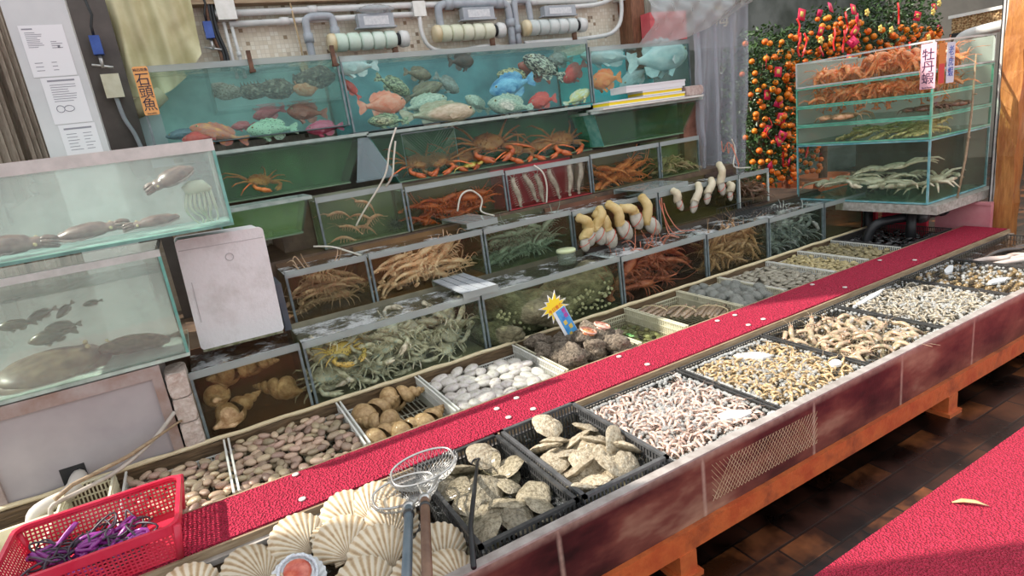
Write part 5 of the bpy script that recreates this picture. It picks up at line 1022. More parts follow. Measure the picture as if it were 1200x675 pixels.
q = MB(); q.box(5.24, 5.28, 2.2, 2.58, .3, .62); q.box(5.23,5.24,2.2,2.58,.6,.62); q.box(5.23,5.24,2.2,2.58,.3,.32); tag(q.build('pink_board', mat('pink_board', (.6,.2,.24), (.7,.32,.34), 4, .5)), 'faded pink board behind the pole at the counter end', 'board')
# poles and orange posts
WO = mat('orange_varnished_wood', (.34,.12,.03), (.56,.25,.07), 6, .4, .4, 18, stretch=(4,4,.8), coat=.25)
def post(x0, x1, y0, y1, l, name='wooden_post', m=WO, top=3.1):
    t = thing(name, l, 'post', ((x0+x1)/2, (y0+y1)/2, 0)); hx, hy = (x1-x0)/2, (y1-y0)/2
    q = MB(); n = 26
    def ring(z): o_ = .006; return [(-hx+U(-o_,o_),-hy+U(-o_,o_),z),(hx,-hy+U(-o_,o_),z),(hx,hy,z),(-hx+U(-o_,o_),hy+U(-o_,o_),z)]
    R = [ring(top*i/n) for i in range(n+1)]; q.add([p for r in R for p in r], [(i*4+k, i*4+(k+1) % 4, i*4+4+(k+1) % 4, i*4+4+k) for i in range(n) for k in range(4)]+[(3,2,1,0), (n*4,n*4+1,n*4+2,n*4+3)]); q.build('shaft', m, t)
    q = MB(); q.box(-hx-.01, hx+.01, -hy-.01, hy+.01, 0, .06); q.build('foot', m, t); return t
post(5.30,5.42,2.10,2.215,'rough orange wooden post at the end of the red runner mat'); post(5.42,5.54,1.86,2.05,'second orange wooden post past the dark gap')
q = MB(); q.box(5.335,5.36,2.218,2.236,0,3.0); t = thing('black_pole', 'black and silver upright strip beside the orange post', 'post', (0,0,0)); q.build('black_strip', DARK, t)
for y in (2.236,2.2155): q = MB(); q.box(5.322,5.334,y,y+.012,0,3.0); q.build('silver_strip', mat('silver_strip', (.6,.58,.55), (.72,.7,.68), 20, .35), t)
q = MB(); q.box(5.335,5.36,2.237,2.262,0,3.0); q.build('black_strip', DARK, t)
t = thing('bamboo_stick', 'thin brown stick leaning against the short side of the tray stack', 'stick', (4.98,2.3,.72)); q = MB(); q.tube([(-.02,0,-.02),(.06,0,.25),(.13,.01,.55),(.19,.03,.98)], [.008,.009,.008,.006], 8); q.build('stick', WOOD, t, True); q = MB()
for z in (.12,.4,.7): q.tube([(.02+.2*z*.9,0,z),(.02+.2*z*.9+.002,0,z+.008)], .0105, 8)
q.build('knots', WOOD, t, True); t['label'] = 'thin brown stick leaning against the short side of the tray stack'
PF = mat('pink_flower', (.8,.2,.42), (.9,.45,.6), 8, .5)
for k, (y, z, l) in enumerate(((2.05,1.5,'topmost'), (2.06,1.44,'middle'), (2.05,1.37,'lowest'))):
    t = thing('pink_blossom', 'pink blossom on the second orange post, %s of three' % l, 'flower', (5.40,y,z)); 
    for i in range(6): q = MB(); a = 2*PI*i/6; q.ell((-.01, .022*math.cos(a), .022*math.sin(a)), .008,.018,.018, 8, 5); q.build('petal', PF, t, True)
    q = MB(); q.ell((-.014,0,0), .008,.01,.01, 8, 5); q.build('centre', mat('flower_centre', (.8,.6,.1), None), t, True)
WICK = mat('wicker', (.3,.17,.07), (.6,.4,.2), 60, .6, .8, kind='voronoi')
t = thing('wicker_tray', 'tan wicker tray with a white rim behind the tray stack', 'basket', (6.3,2.55,1.9)); 
q = MB(); q.box(-.3,.3,-.35,.35,0,.12)
for i in range(14): q.box(-.306,-.3,-.34+.05*i,-.33+.05*i,0,.12)
q.build('woven_side', WICK, t); q = MB(); q.box(-.32,.32,-.37,.37,.12,.145); q.build('rim', WHITEPL, t)
t = thing('pvc_elbow_pipe', 'white elbow pipe over the tray stack below the wicker tray', 'pipe', (5.7,2.5,1.6)); q = MB(); q.tube(smooth_path([(0,.2,-1.6),(0,.2,-.1),(0,.2,.15),(0,.18,.24),(0,.08,.27),(0,-.2,.29)], 5), .04, 12); q.build('pipe_run', PVC, t, True); q = MB(); q.tube([(0,.2,.0),(0,.2,.05)], .05, 12); q.build('collar', PVC, t, True)
t = thing('support_shelf', 'dark shelf rack holding the wicker tray', 'rack', (6.3,2.55,0))
for sx in (-1,1):
    for sy in (-1,1): q = MB(); q.box(sx*.28-.02,sx*.28+.02,sy*.33-.02,sy*.33+.02,0,1.88); q.build('leg', DARK, t)
q = MB(); q.box(-.31,.31,-.36,.36,1.88,1.9); q.build('shelf', DARK, t)
# ------------------------------------------------------------------ kumquat trees with red packets
FRU = mat('kumquat_skin', (.7,.14,.006), (.82,.22,.012), 9, .4, .15, 60, rnd=.14, hue=.012); LEAF = mat('leaf_green', (.02,.05,.015), (.07,.14,.04), 5, .4, rnd=0); RP = mat('red_packet', (.7,.01,.04), (.8,.03,.1), 8, .4); PKP = mat('pink_packet', (.78,.03,.12), None, rough=.4); GOLD = mat('gold_print', (.75,.5,.12), None, rough=.3)
fq = MB(); fq.ell((0,0,0), 1, 1, .95, 12, 8); fm = fq.mesh('kumquat', FRU); fq = MB(); fq.lathe([(0,.9),(.2,.93),(.25,1.0),(0,1.02)], (0,0,0), 6); stm = fq.mesh('stem_end', LEAF)
def tree(label, c, hx, hy, hz, nleaf, nf, zf=(0,1), fs=.042, seed=1):
    r = random.Random(seed); t = thing('kumquat_tree', label, 'tree', (c[0], c[1], 0))
    q = MB()
    for k in range(nleaf):
        while True:
            p = Vector((r.uniform(-1,1), r.uniform(-1,1), r.uniform(-1,1)))
            if p.x**2+p.y**2*.8+p.z**4 < 1.05: break
        P = Vector((p.x*hx, p.y*hy, c[2]+p.z*hz)); a = Vector((r.gauss(0,1), r.gauss(0,1)-.4, r.gauss(0,.7))).normalized(); s = a.orthogonal().normalized(); s.rotate(Matrix.Rotation(r.uniform(0,6.3), 3, a)); L = r.uniform(.05,.085); n = a.cross(s)*.008
        q.add([P, P+a*L*.5+s*L*.24+n, P+a*L, P+a*L*.5-s*L*.24+n, P+a*L*.5-n], [(0,1,2,4),(0,4,2,3)])
    o = q.build('foliage', LEAF, t); 
    q = MB(); q.tube([(0,0,.0),(.03,0,c[2]*.5),(0,.02,c[2])], [.06,.05,.02], 10)
    for k in range(8): a = k*2.4; q.tube([(0,0,c[2]-hz*.8+.12*k),(hx*.5*math.cos(a),hy*.5*math.sin(a),c[2]-hz*.5+.14*k)], [.02,.006], 6)
    q.build('trunk', RUST, t, True)
    q = MB(); q.lathe([(.0,.0),(.2,.0),(.28,.1),(.32,.3),(.34,.42),(.31,.42),(.29,.36),(0,.36)], (0,0,0), 24); q.build('pot', mat('orange_pot', (.6,.12,.03), (.75,.2,.06), 6, .35, coat=.4), t, True)
    for k in range(nf):
        gx = 8; x = ((k % gx+.5+.5*((k//gx) % 2-.5)+r.uniform(-.38,.38))/gx*2-1)*hx*.95; z = c[2]-hz+2*hz*(zf[0]+(zf[1]-zf[0])*((k//gx+.5+r.uniform(-.4,.4))/(nf/gx))); y = -hy*math.sqrt(max(.05, 1-(x/hx)**2*.8))*r.uniform(.75,1.05)
        o = obj('kumquat', fm, t, (x, y, z), None, fs*r.uniform(.85,1.15)); obj('stem_end', stm, o, None, (r.uniform(-1.2,1.2), r.uniform(-1.2,1.2), 0))
    return t
tree('kumquat tree thick with orange fruit beside the plastic sheet', (6.28,5.1,1.45), .44, .38, .95, 3000, 100, (.02,.86), .034, 3)
tree('second kumquat tree thick with orange fruit, its pot close behind the tray stack', (6.95,5.25,1.45), .46, .38, .95, 3000, 100, (.02,.88), .034, 8)
tree('kumquat tree laden with fruit behind the near edge of the tray stack', (7.8,5.3,1.75), .5, .38, .85, 3000, 100, (.45,.88), .034, 4)
tree('dark kumquat tree behind the tray stack with fruit low on its crown', (9.3,5.3,1.95), .95, .45, .8, 3800, 100, (.32,.66), .04, 5)
pq = MB(); pq.box(-.04,.04,-.003,.003,-.055,.055); pq.mi = 1; pq.box(-.018,.018,-.0045,-.003,-.02,.03); pkm = pq.mesh('red_packet', [RP, GOLD]); pq = MB(); pq.box(-.045,.045,-.003,.003,-.045,.045); pq.mi = 1; pq.box(-.014,.014,-.0045,-.003,-.014,.014); pkp = pq.mesh('pink_packet', [PKP, mat('deep_red_print', (.6,.0,.06), None)])
r = random.Random(11)
for k in range(40):
    a = k < 26; cx_, cy_, w_ = ((6.55,5.1,.6), (7.5,5.25,.6), (9.3,5.3,.85))[0 if k < 18 else 1 if k < 32 else 2]; x = cx_+r.uniform(-1,1)*w_; z = r.uniform(.7,2.25) if k < 18 else r.uniform(1.5,2.5)
    y = cy_-.38*math.sqrt(max(.08, 1-((x-cx_)/w_)**2*.8))-.05; pk = k % 2; where = ('nearest the plastic sheet','in the middle','behind the tray stack')[0 if k < 18 else 1 if k < 32 else 2]
    o = obj('pink_packet' if pk else 'red_packet', pkp if pk else pkm, None, (x, y, z), (r.uniform(-.3,.3), r.uniform(-.7,.7), r.uniform(-.6,.6)), r.uniform(.8,1.3)); tag(o, ('bright pink square packet' if pk else 'red oblong lucky packet')+' hanging in the kumquat tree '+where, 'packet', ('pink packets ' if pk else 'red packets ')+where)
RIB = mat('red_ribbon', (.75,.03,.03), None, rough=.4); YOR = mat('gold_ornament', (.8,.55,.1), (.9,.7,.2), 9, .4)
for k in range(12):
    q = MB(); P = smooth_path([(0,0,0),(U(-.03,.03),-.02,-.08),(U(-.05,.05),0,-.17),(U(-.06,.06),-.01,-.26)], 4); q.tube(P, [.012]*len(P), 6, .25); o = q.build('red_ribbon', RIB, None, True); b_ = k < 7; o.location = (U(6.0,6.8) if b_ else U(7.2,9.9), 4.76, U(1.0,2.4) if b_ else U(2.0,2.6)); tag(o, 'thin red ribbon dangling in the kumquat tree '+('nearest the plastic sheet' if b_ else 'behind the tray stack'), 'ribbon', 'red ribbons near the sheet' if b_ else 'red ribbons behind the stack')
for k in range(8):
    q = MB(); q.ell((0,0,0), .03,.02,.03, 10, 6)
    for i in range(5): a = 2*PI*i/5; q.ell((.032*math.cos(a),0,.032*math.sin(a)), .016,.012,.016, 8, 5)
    o = q.build('gold_ornament', YOR, None, True); o.location = (U(7.0,9.6), 4.8, U(2.0,2.5)); tag(o, 'small gold flower ornament hanging high in the kumquat trees', 'ornament', 'gold ornaments in the trees')
# ------------------------------------------------------------------ plastic sheet, board and red box behind it
SHT = glass('plastic_sheet', (.9,.91,.94), .26, (.6,.61,.66), 1.4, .14, .2, 5)
def sheet(name, label, fn, nx, ny, m, cat):
    q = MB(); q.grid(nx, ny, fn); q.grid(nx, ny, lambda u, v: fn(u, v)+Vector((0,.004,0))); o = q.build(name, m, None, True); tag(o, label, cat); return o
def fold(u, v): return .05*math.sin(u*19+1.5*v)+.03*math.sin(u*41-2*v)+.02*mnoise.noise((u*5, v*5, 0))
sheet('plastic_sheet', 'translucent plastic sheet hanging in folds beside the teal fish tank', lambda u, v: Vector((4.03+(.05*v)+u*(.60+.02*v), 3.92-fold(u, v)*(1-.4*v)+.02, .9+1.42*v+.1*u*v)), 60, 40, SHT, 'sheet')
sheet('plastic_flap', 'gathered clear plastic flap with a drooping hem above the hanging sheet', lambda u, v: Vector((3.45+1.45*u, 3.86-.12*math.sin(v*PI)-.05*math.sin(u*9+v*4)*v-.018*math.sin(u*33+v*11)-.01*math.sin(u*57-v*17), 2.5+.1*u-v*(.36-.12*u*u+.03*math.sin(u*7))*(1-.55*max(0,u-.7)/.3))), 60, 20, glass('plastic_flap', (.93,.94,.94), .3, (.8,.82,.82), .5, .2, .12, 9, transl=.4), 'sheet')
t = thing('shop_board', 'grey board with a pale gold character behind the plastic flap', 'sign', (4.62,4.3,2.30)); q = MB(); q.box(-.55,.4,0,.03,-.2,.32); q.build('board', mat('grey_board', (.14,.15,.15), (.22,.23,.22), 4, .5), t); letters('海', .2, 'lettering', mat('pale_gold', (.62,.55,.36), None, rough=.4), t, (.2,-.004,.06), FACE_Y, .004)
q = MB(); q.box(3.92, 4.35, 4.28, 4.4, 2.2, 2.44); q.box(3.925,4.345,4.275,4.28,2.38,2.4); tag(q.build('red_box', mat('red_box', (.6,.08,.1), (.75,.2,.2), 3, .5)), 'red box standing behind the plastic flap', 'box')
q = MB(); q.box(4.0,4.2,4.42,4.45,1.9,2.75); q.box(4.01,4.02,4.41,4.42,1.9,2.75); q.box(4.1,4.11,4.41,4.42,1.9,2.75); tag(q.build('grey_plank', mat('olive_grey_plank', (.2,.2,.16), (.34,.33,.27), 5, .6, stretch=(6,6,.6))), 'olive grey plank beside the red brown post', 'plank')
BRK = mat('red_brick_panel', (.2,.08,.05), (.34,.15,.1), 10, .7, .3)
q = MB(); q.box(3.96,4.2,4.0,4.06,1.0,1.7); q.box(3.965,4.19,3.995,4.0,1.3,1.31); tag(q.build('brown_board', BRK), 'rusty brown board beside the dark green basin', 'board')
def bag(name, label, loc, s, m):
    q = MB(); o_ = U(0,9); q.ell((0,0,0), s, s*.7, s*.7, 18, 12, lambda p: p*(1+.35*mnoise.noise(p*2.2+Vector((o_,0,0)))+.15*mnoise.noise(p*6))); o = q.build(name, m, None, True); o.location = loc; tag(o, label, 'bag')
bag('plastic_bag', 'crumpled white plastic bag tucked by the red brown post', (4.0,4.36,2.225), .07, mat('white_bag', (.7,.68,.68), (.8,.8,.8), 9, .4))
# ------------------------------------------------------------------ gear on the mosaic wall
def pipe(name, label, pts, r, m, collars=(), cat='pipe', k=4, group=None, smooth=True):
    t = thing(name, label, cat, pts[0], group=group); b_ = Vector(pts[0]); P = [Vector(p)-b_ for p in pts]
    q = MB(); q.tube(smooth_path(P, k) if smooth else P, r, 10); q.build('pipe_run', m, t, True)
    for c, d in collars: q = MB(); c = Vector(c)-b_; d = Vector(d); q.tube([c-d*.5, c+d*.5], r*1.3, 12); q.build('collar', m, t, True)
    return t
WY = 4.53
pipe('white_pipe', 'upper of two long white pipes along the top of the mosaic wall', [(.45,WY,2.60),(1.8,WY,2.615),(3.55,WY,2.60)], .022, PVC, [((1.1,WY,2.607),(.06,0,0)), ((2.9,WY,2.608),(.06,0,0))], smooth=False)
pipe('white_pipe', 'lower of two long white pipes along the top of the mosaic wall', [(.55,WY,2.535),(1.7,WY,2.55),(1.92,WY,2.55)], .02, PVC, [((.9,WY,2.541),(.06,0,0))], smooth=False)
pipe('grey_pipe', 'grey elbow pipe dropping into the sign tank from the green white filter', [(1.03,4.5,2.26),(1.03,4.5,2.5),(1.05,4.5,2.545),(1.1,4.5,2.555),(1.18,4.5,2.555),(1.215,4.5,2.54),(1.22,4.5,2.44)], .026, GPVC, [((1.03,4.5,2.42),(0,0,.06)), ((1.22,4.5,2.45),(0,0,.06))])
pipe('grey_pipe', 'long grey pipe over the cream filter bending down at its far end', [(2.03,4.5,2.44),(2.03,4.5,2.56),(2.06,4.5,2.6),(2.15,4.5,2.605),(2.55,4.5,2.6),(2.62,4.5,2.585),(2.64,4.5,2.53),(2.64,4.5,2.28)], .03, GPVC, [((2.12,4.5,2.603),(.06,0,0)), ((2.56,4.5,2.6),(.06,0,0)), ((2.64,4.5,2.45),(0,0,.06))])
pipe('grey_pipe', 'grey elbow pipe feeding the grey white filter', [(2.7,4.5,2.28),(2.7,4.5,2.56),(2.72,4.5,2.61),(2.8,4.5,2.615),(2.83,4.5,2.59),(2.84,4.5,2.45)], .026, GPVC, [((2.7,4.5,2.4),(0,0,.06))])
pipe('white_hose', 'white hose looping round the end of the grey white filter', [(3.0,4.49,2.55),(3.5,4.49,2.56),(3.72,4.49,2.62),(3.78,4.49,2.68),(3.79,4.49,2.5),(3.72,4.49,2.36),(3.5,4.49,2.3),(2.75,4.49,2.29)], .018, PVC, cat='hose')
pipe('white_hose', 'white hose curving under the cream filter from the junction box', [(1.87,4.5,2.53),(1.87,4.5,2.4),(1.93,4.5,2.3),(2.1,4.5,2.27),(2.4,4.5,2.29),(2.55,4.5,2.27)], .016, PVC, cat='hose')
pipe('conduit', 'slim white conduit running down from the junction box, nearer the curtain', [(.52,WY,2.55),(.52,WY,2.2)], .011, PVC, [((.52,WY,2.3),(0,0,.03))], smooth=False); pipe('conduit', 'slim white conduit running down from the junction box, nearer the filters', [(.56,WY,2.55),(.57,WY,2.2)], .011, PVC, [((.566,WY,2.35),(0,0,.03))], smooth=False)
pipe('grey_hose', 'grey hose bending along the wall above the sign tank', [(.38,4.5,2.29),(.5,4.5,2.29),(.62,4.49,2.24),(.72,4.48,2.25),(.85,4.48,2.25)], .016, GPVC, cat='hose')
for x, m_ in ((.455,DARK),(.475,DARK),(.44,RUST)): pipe('black_cable', 'black cable bundle hanging beside the cream curtain', [(x,4.52,2.7),(x-.01,4.51,2.5),(x+.015,4.52,2.35),(x,4.52,2.25)], .012, m_, cat='cable', group='black cables by the curtain')
def filt(x0, x1, z, m, label, n=5):
    t = thing('water_filter', label, 'filter', ((x0+x1)/2, 4.47, z)); L = x1-x0; r = .06
    for i in range(n):
        a = -L/2+L*.06+(L*.78)*i/n; w = L*.78/n*.94; q = MB(); q.lathe([(0,a),(r*.8,a),(r,a+w*.12),(r*1.03,a+w*.5),(r,a+w*.88),(r*.8,a+w),(0,a+w)], (0,0,0), 20, 'x'); q.build('segment', m, t, True)
    a = -L/2; q = MB(); q.lathe([(0,a-.01),(r*.9,a-.01),(r*1.05,a+.01),(r*1.05,a+L*.06),(0,a+L*.06)], (0,0,0), 20, 'x'); q.build('end_cap', mat('yellowed_cap', (.6,.45,.22), (.72,.62,.42), 8, .45), t, True)
    a = L/2-L*.16; q = MB(); q.lathe([(0,a),(r*.7,a),(r*.7,a+L*.04),(0,a+L*.04)], (0,0,0), 16, 'x'); q.build('black_collar', DARK, t, True); q = MB(); q.lathe([(0,a+L*.04),(r*.9,a+L*.04),(r,a+L*.08),(r*.9,a+L*.15),(0,a+L*.16)], (0,0,0), 20, 'x'); q.build('end_cap', PVC, t, True)
    q = MB(); q.tube([(L*.3,0,-r*.9),(L*.3,0,-r-.06)], .022, 10); q.build('outlet', RUST, t, True)
    for x in (-.3,.2): q = MB(); q.box(x*L-.008,x*L+.008,0,.13,-.01,.01); q.build('bracket', STEEL, t)
filt(1.16, 1.74, 2.375, mat('green_white_plastic', (.56,.7,.58), (.7,.78,.7), 6, .35), 'segmented greenish white water filter nearest the curtain'); filt(1.96, 2.56, 2.395, mat('cream_filter', (.64,.66,.48), (.76,.75,.6), 6, .35), 'segmented cream water filter in the middle of the wall'); filt(2.75, 3.36, 2.40, mat('grey_filter', (.52,.57,.55), (.66,.69,.67), 6, .35), 'segmented grey white water filter nearest the red brown post')
def ballast(x0, x1, z0, z1, label):
    t = thing('control_box', label, 'box', ((x0+x1)/2, 4.47, z0)); L = x1-x0; h = z1-z0; q = MB(); q.box(-L/2,L/2,-.04,.03,0,h); q.box(-L/2-.02,-L/2,-.03,.03,0,.01); q.box(L/2,L/2+.02,-.03,.03,0,.01); q.build('case', GPVC, t); q = MB(); q.box(-L*.35,L*.35,-.042,-.04,h*.2,h*.8); q.build('sticker', mat('box_sticker', (.55,.58,.6), (.7,.72,.73), 60, .5), t)
ballast(1.38,1.64,2.455,2.55,'grey control box wrapped in plastic above the greenish filter'); ballast(2.2,2.47,2.475,2.565,'grey control box above the cream filter'); ballast(2.94,3.25,2.475,2.555,'grey control box above the grey white filter')
bag('plastic_wrap', 'crumpled clear plastic lying over the control box of the greenish filter', (1.52,4.44,2.575), .13, glass('wrap', (.9,.92,.93), .3, (.65,.68,.7), 1.6, .1, .6, 12))
bpy.data.objects['plastic_wrap'].scale = (1,.5,.35)
for (x0,x1,z0,z1,l) in ((.49,.60,2.56,2.69,'white junction box beside the black cables'), (1.83,1.92,2.53,2.63,'cream junction box between the greenish and the cream filter'), (3.78,3.86,2.59,2.66,'small cream junction box by the red brown post')):
    t = thing('junction_box', l, 'box', ((x0+x1)/2,4.55,z0)); q = MB(); q.box(-(x1-x0)/2,(x1-x0)/2,-.06,.04,0,z1-z0); q.build('case', PVC, t); q = MB(); q.box(-(x1-x0)/2-.003,(x1-x0)/2+.003,-.068,-.06,-.003,z1-z0+.003); q.build('cover', WHITEPL, t)
BLU = mat('blue_plastic', (.02,.06,.3), (.05,.12,.45), 9, .35)
def regulator(loc, label):
    t = thing('air_regulator', label, 'regulator', loc); q = MB(); q.box(-.025,.025,-.025,.025,-.05,.05); q.build('body', BLU, t); q = MB(); q.tube([(0,0,.05),(0,0,.1),(.02,0,.16),(.0,0,.3)], .007, 8); q.build('cord', DARK, t, True); q = MB(); q.tube([(0,0,-.05),(0,0,-.12)], .01, 8); q.tube([(-.05,0,-.1),(.05,0,-.12)], .007, 8); q.build('nozzle', STEEL, t, True)
regulator((.415,4.5,2.5),'blue air regulator hanging by the black cables on the mosaic wall'); regulator((-.2,4.25,2.4),'blue air regulator in the dark gap behind the notice panel')
q = MB(); q.box(-.22,-.14,4.24,4.28,2.12,2.24); q.box(-.225,-.135,4.235,4.24,2.115,2.245); tag(q.build('switch_box', CREAMPL), 'small cream switch box in the dark gap beside the curtain', 'box')
pipe('grey_cable', 'grey cable hanging down from the cream switch box', [(-.18,4.26,2.12),(-.17,4.25,2.0),(-.14,4.26,1.9),(-.12,4.26,1.75)], .012, GPVC, cat='cable')
q = MB(); q.tube([(0,0,0),(.0,-.01,-.1),(.01,0,-.3),(.0,0,-.42)], .006, 8); q.ell((.0,-.01,-.45), .03,.01,.06, 10, 6); o = q.build('hanging_tag_cord', mat('tan_cord', (.42,.3,.16), (.55,.42,.26), 20, .7), None, True); o.location = (.96,4.52,2.66); tag(o, 'tan cord with a pale tag hanging down the mosaic wall', 'cord')
for (x, l) in ((.56,'rusty clip on the rim of the sign tank under the white conduits'), (1.06,'rusty clip on the rim of the sign tank by the divider')): q = MB(); q.box(-.012,.012,-.012,.012,-.03,.08); q.box(-.016,.016,-.03,.016,-.045,-.03); o = q.build('tank_clip', RUST); o.location = (x,4.066,2.215); tag(o, l, 'clip')
# ------------------------------------------------------------------ curtain, notices
def cur(u, v):
    zb = 1.9+.22*min(1,max(0,(u-.12)/.1))+.22*max(0,(u-.5)/.5)**1.5; z = 2.72+(zb-2.72)*v; x = -.15+.5*u-.06*v*(1-u)-.02*v; return Vector((x, 4.4+.035*math.sin(u*15+v*2)*(.4+.6*v)+.02*math.sin(u*31-v*5)-.03*v+.015*mnoise.noise((u*4,v*5,3)), z))
sheet('cream_curtain', 'pale yellow cream tarpaulin curtain hanging behind the sign tank', cur, 60, 40, mat('cream_tarp', (.5,.46,.26), (.64,.6,.38), 4, .6, .15, 10), 'curtain')
q = MB(); P = [(-.13,4.36,2.04),(-.02,4.35,2.08),(.06,4.36,2.13)]; q.tube(P, [.05,.055,.045], 14); q.tube([(-.125,4.355,2.042),(-.131,4.354,2.039)], [.036,.036], 14); tag(q.build('rolled_mat', mat('rolled_tarp', (.42,.38,.22), (.55,.5,.33), 5, .6, .2), None, True), 'rolled tarpaulin end at the foot of the cream curtain', 'roll')
q = MB(); q.box(-.22,.02,4.42,4.46,1.62,2.02); q.box(-.21,.01,4.415,4.42,1.81,1.815); tag(q.build('pale_panel', mat('pale_blue_panel', (.46,.52,.56), (.55,.6,.63), 4, .5)), 'pale blue grey panel below the cream curtain', 'panel')
GI = mat('grey_ink', (.28,.28,.32), None, rough=.7)
def notice(z0, z1, x0, x1, label, style):
    t = thing('notice_sheet', label, 'notice', ((x0+x1)/2, 3.699, (z0+z1)/2)); w_, h = (x1-x0)/2, (z1-z0)/2; q = MB(); q.box(-w_,w_,-.002,0,-h,h); q.build('paper', WHITE, t)
    q = MB(); r = random.Random(style); L = lambda a, b, z, k=.0022: q.box(-w_+2*w_*a, -w_+2*w_*b, -.0028, -.002, z-k, z+k)
    if style == 1:
        L(.06,.3,h*.86,.003); 
        for i in range(9): L(.1,r.uniform(.3,.5),h*(.72-.07*i),.0012)
        for i in range(4): L(.62,r.uniform(.75,.9),h*(.35-.08*i),.0015)
        q.box(w_*.5,w_*.6,-.0028,-.002,h*.1,h*.2)
        for i in range(3): L(.12,.3,-h*(.45+.15*i),.0015); L(.5,.62,-h*(.45+.15*i),.0015)
    elif style == 2:
        L(.15,.85,h*.86,.004)
        for i in range(8): L(.18,r.uniform(.6,.85),h*(.68-.1*i),.0014)
        q.tube([(-w_*.45+.016*math.cos(a), -.003, -h*.35+.016*math.sin(a)) for a in [2*PI*i/20 for i in range(20)]], .0015, 4, closed=True); q.tube([(.0+.02*math.cos(a), -.003, -h*.35+.014*math.sin(a)) for a in [2*PI*i/20 for i in range(20)]], .0015, 4, closed=True)
    else:
        L(.12,.88,h*.8,.004)
        for i in range(6): L(.15,r.uniform(.4,.5),h*(.55-.15*i),.0014); L(.6,r.uniform(.75,.9),h*(.55-.15*i),.0014)
    q.build('printed_lines', GI, t)
notice(2.175,2.405,-.462,-.288,'uppermost white notice on the grey panel beside the curtain',1); notice(1.955,2.17,-.44,-.283,'white notice with two round stamps in the middle of the grey panel',2); notice(1.75,1.95,-.43,-.278,'lowest white notice partly behind the cuttlefish tank',3)
# ------------------------------------------------------------------ beside the pale tanks
CABM = mat('grey_mauve_metal', (.36,.33,.34), (.45,.42,.42), 3, .5, .05); 
t = thing('metal_cabinet', 'grey metal cabinet carrying the two pale tanks', 'cabinet', (-.6,3.2,.0)); 
q = MB(); q.box(-.33,.33,-.235,.235,.3,.855); q.build('body', CABM, t)
q = MB(); q.box(-.34,.34,-.25,-.235,.8,.855); q.box(.3,.34,-.25,-.235,.3,.8); q.box(-.34,-.31,-.25,-.235,.3,.8); q.build('door_frame', mat('worn_frame', (.3,.2,.16), (.42,.36,.34), 8, .6), t)
q = MB(); q.box(-.12,-.03,-.2365,-.235,.44,.52); q.build('pipe_hole', DARK, t)
pipe('drain_elbow', 'white elbow drain pipe coming out of the metal cabinet', [(-.66,2.96,.47),(-.66,2.9,.475),(-.665,2.86,.47),(-.70,2.83,.455),(-.76,2.81,.45),(-.80,2.80,.43),(-.81,2.79,.36),(-.81,2.79,.3)], .03, mat('cream_pvc', (.62,.58,.52), (.72,.69,.62), 10, .4), [((-.81,2.79,.37),(0,0,.05))])
q = MB(); q.tube(smooth_path([(-.73,2.71,.44),(-.715,2.72,.482),(-.624,2.75,.49),(-.491,2.8,.506),(-.354,2.88,.557),(-.251,2.925,.636)], 4), [.009]*21, 8); tag(q.build('white_stick', mat('dull_stick', (.42,.38,.33), (.55,.5,.44), 14, .6), None, True), 'pale stick leaning up against the bricks', 'stick')
q = MB(); q.tube([(-.70,2.70,.51),(-.641,2.74,.53),(-.452,2.82,.541),(-.236,2.93,.586)], [.009,.009,.009,.005], 8); tag(q.build('brown_stick', WOOD, None, True), 'brown pointed stick crossing the pale stick', 'stick')
for k, (z0, z1, l) in enumerate(((.43,.56,'lowest pinkish brick beside the whelk tank'), (.565,.68,'middle pinkish brick beside the whelk tank'), (.685,.80,'topmost pinkish brick beside the whelk tank'))):
    q = MB(); n = 8
    q.ell((-.21,3.03,(z0+z1)/2), .042, .09, (z1-z0)/2, 28, 18, lambda p: Vector([max(-1,min(1,c*1.55)) for c in p])*(1+.03*mnoise.noise(p*3+Vector((k,0,0))))); tag(q.build('brick', mat('pink_brick', (.5,.4,.34), (.66,.58,.52), 40, .9, .8), None, False), l, 'brick', 'pinkish bricks')
t = thing('foam_box', 'worn white foam box standing on end beside the pale tanks', 'box', (.1,3.36,.785), (0,.03,.04)); 
q = MB(); P = rounded(.385,.54,.02); q.prism([(a, b+.285) for a, b in P], lambda a, b, h: (a, h-.12, b), .22); q.build('body', FOAM, t)
q = MB(); q.prism([(a, b+.285) for a, b in rounded(.395,.55,.022)], lambda a, b, h: (a, h-.145, b), .025); q.build('lid', FOAM, t)
q = MB(); q.tube([(.02+.018*math.cos(a), -.147, .44+.018*math.sin(a)) for a in [2*PI*i/24 for i in range(24)]], .002, 5, closed=True); q.box(-.19,.19,-.147,-.145,.505,.509); q.box(-.17,-.166,-.147,-.145,.15,.35); q.build('moulded_marks', mat('foam_groove_shade', (.55,.53,.54), None, rough=.9), t)  # darker colour on the moulded marks stands in for groove shade
q = MB(); q.box(-.19,.19,-.1455,-.1,0,.012); q.build('mouldy_edge', mat('moss_dirt', (.12,.13,.05), (.4,.38,.28), 30, .9), t)
q = MB(); q.box(.315,.345,3.26,3.5,.775,1.03); q.box(.31,.315,3.26,3.5,.775,.79); tag(q.build('slate_board', mat('dark_slate', (.06,.07,.09), (.1,.11,.13), 5, .5)), 'dark slate board wedged between the foam box and the spiny lobster tank', 'board')
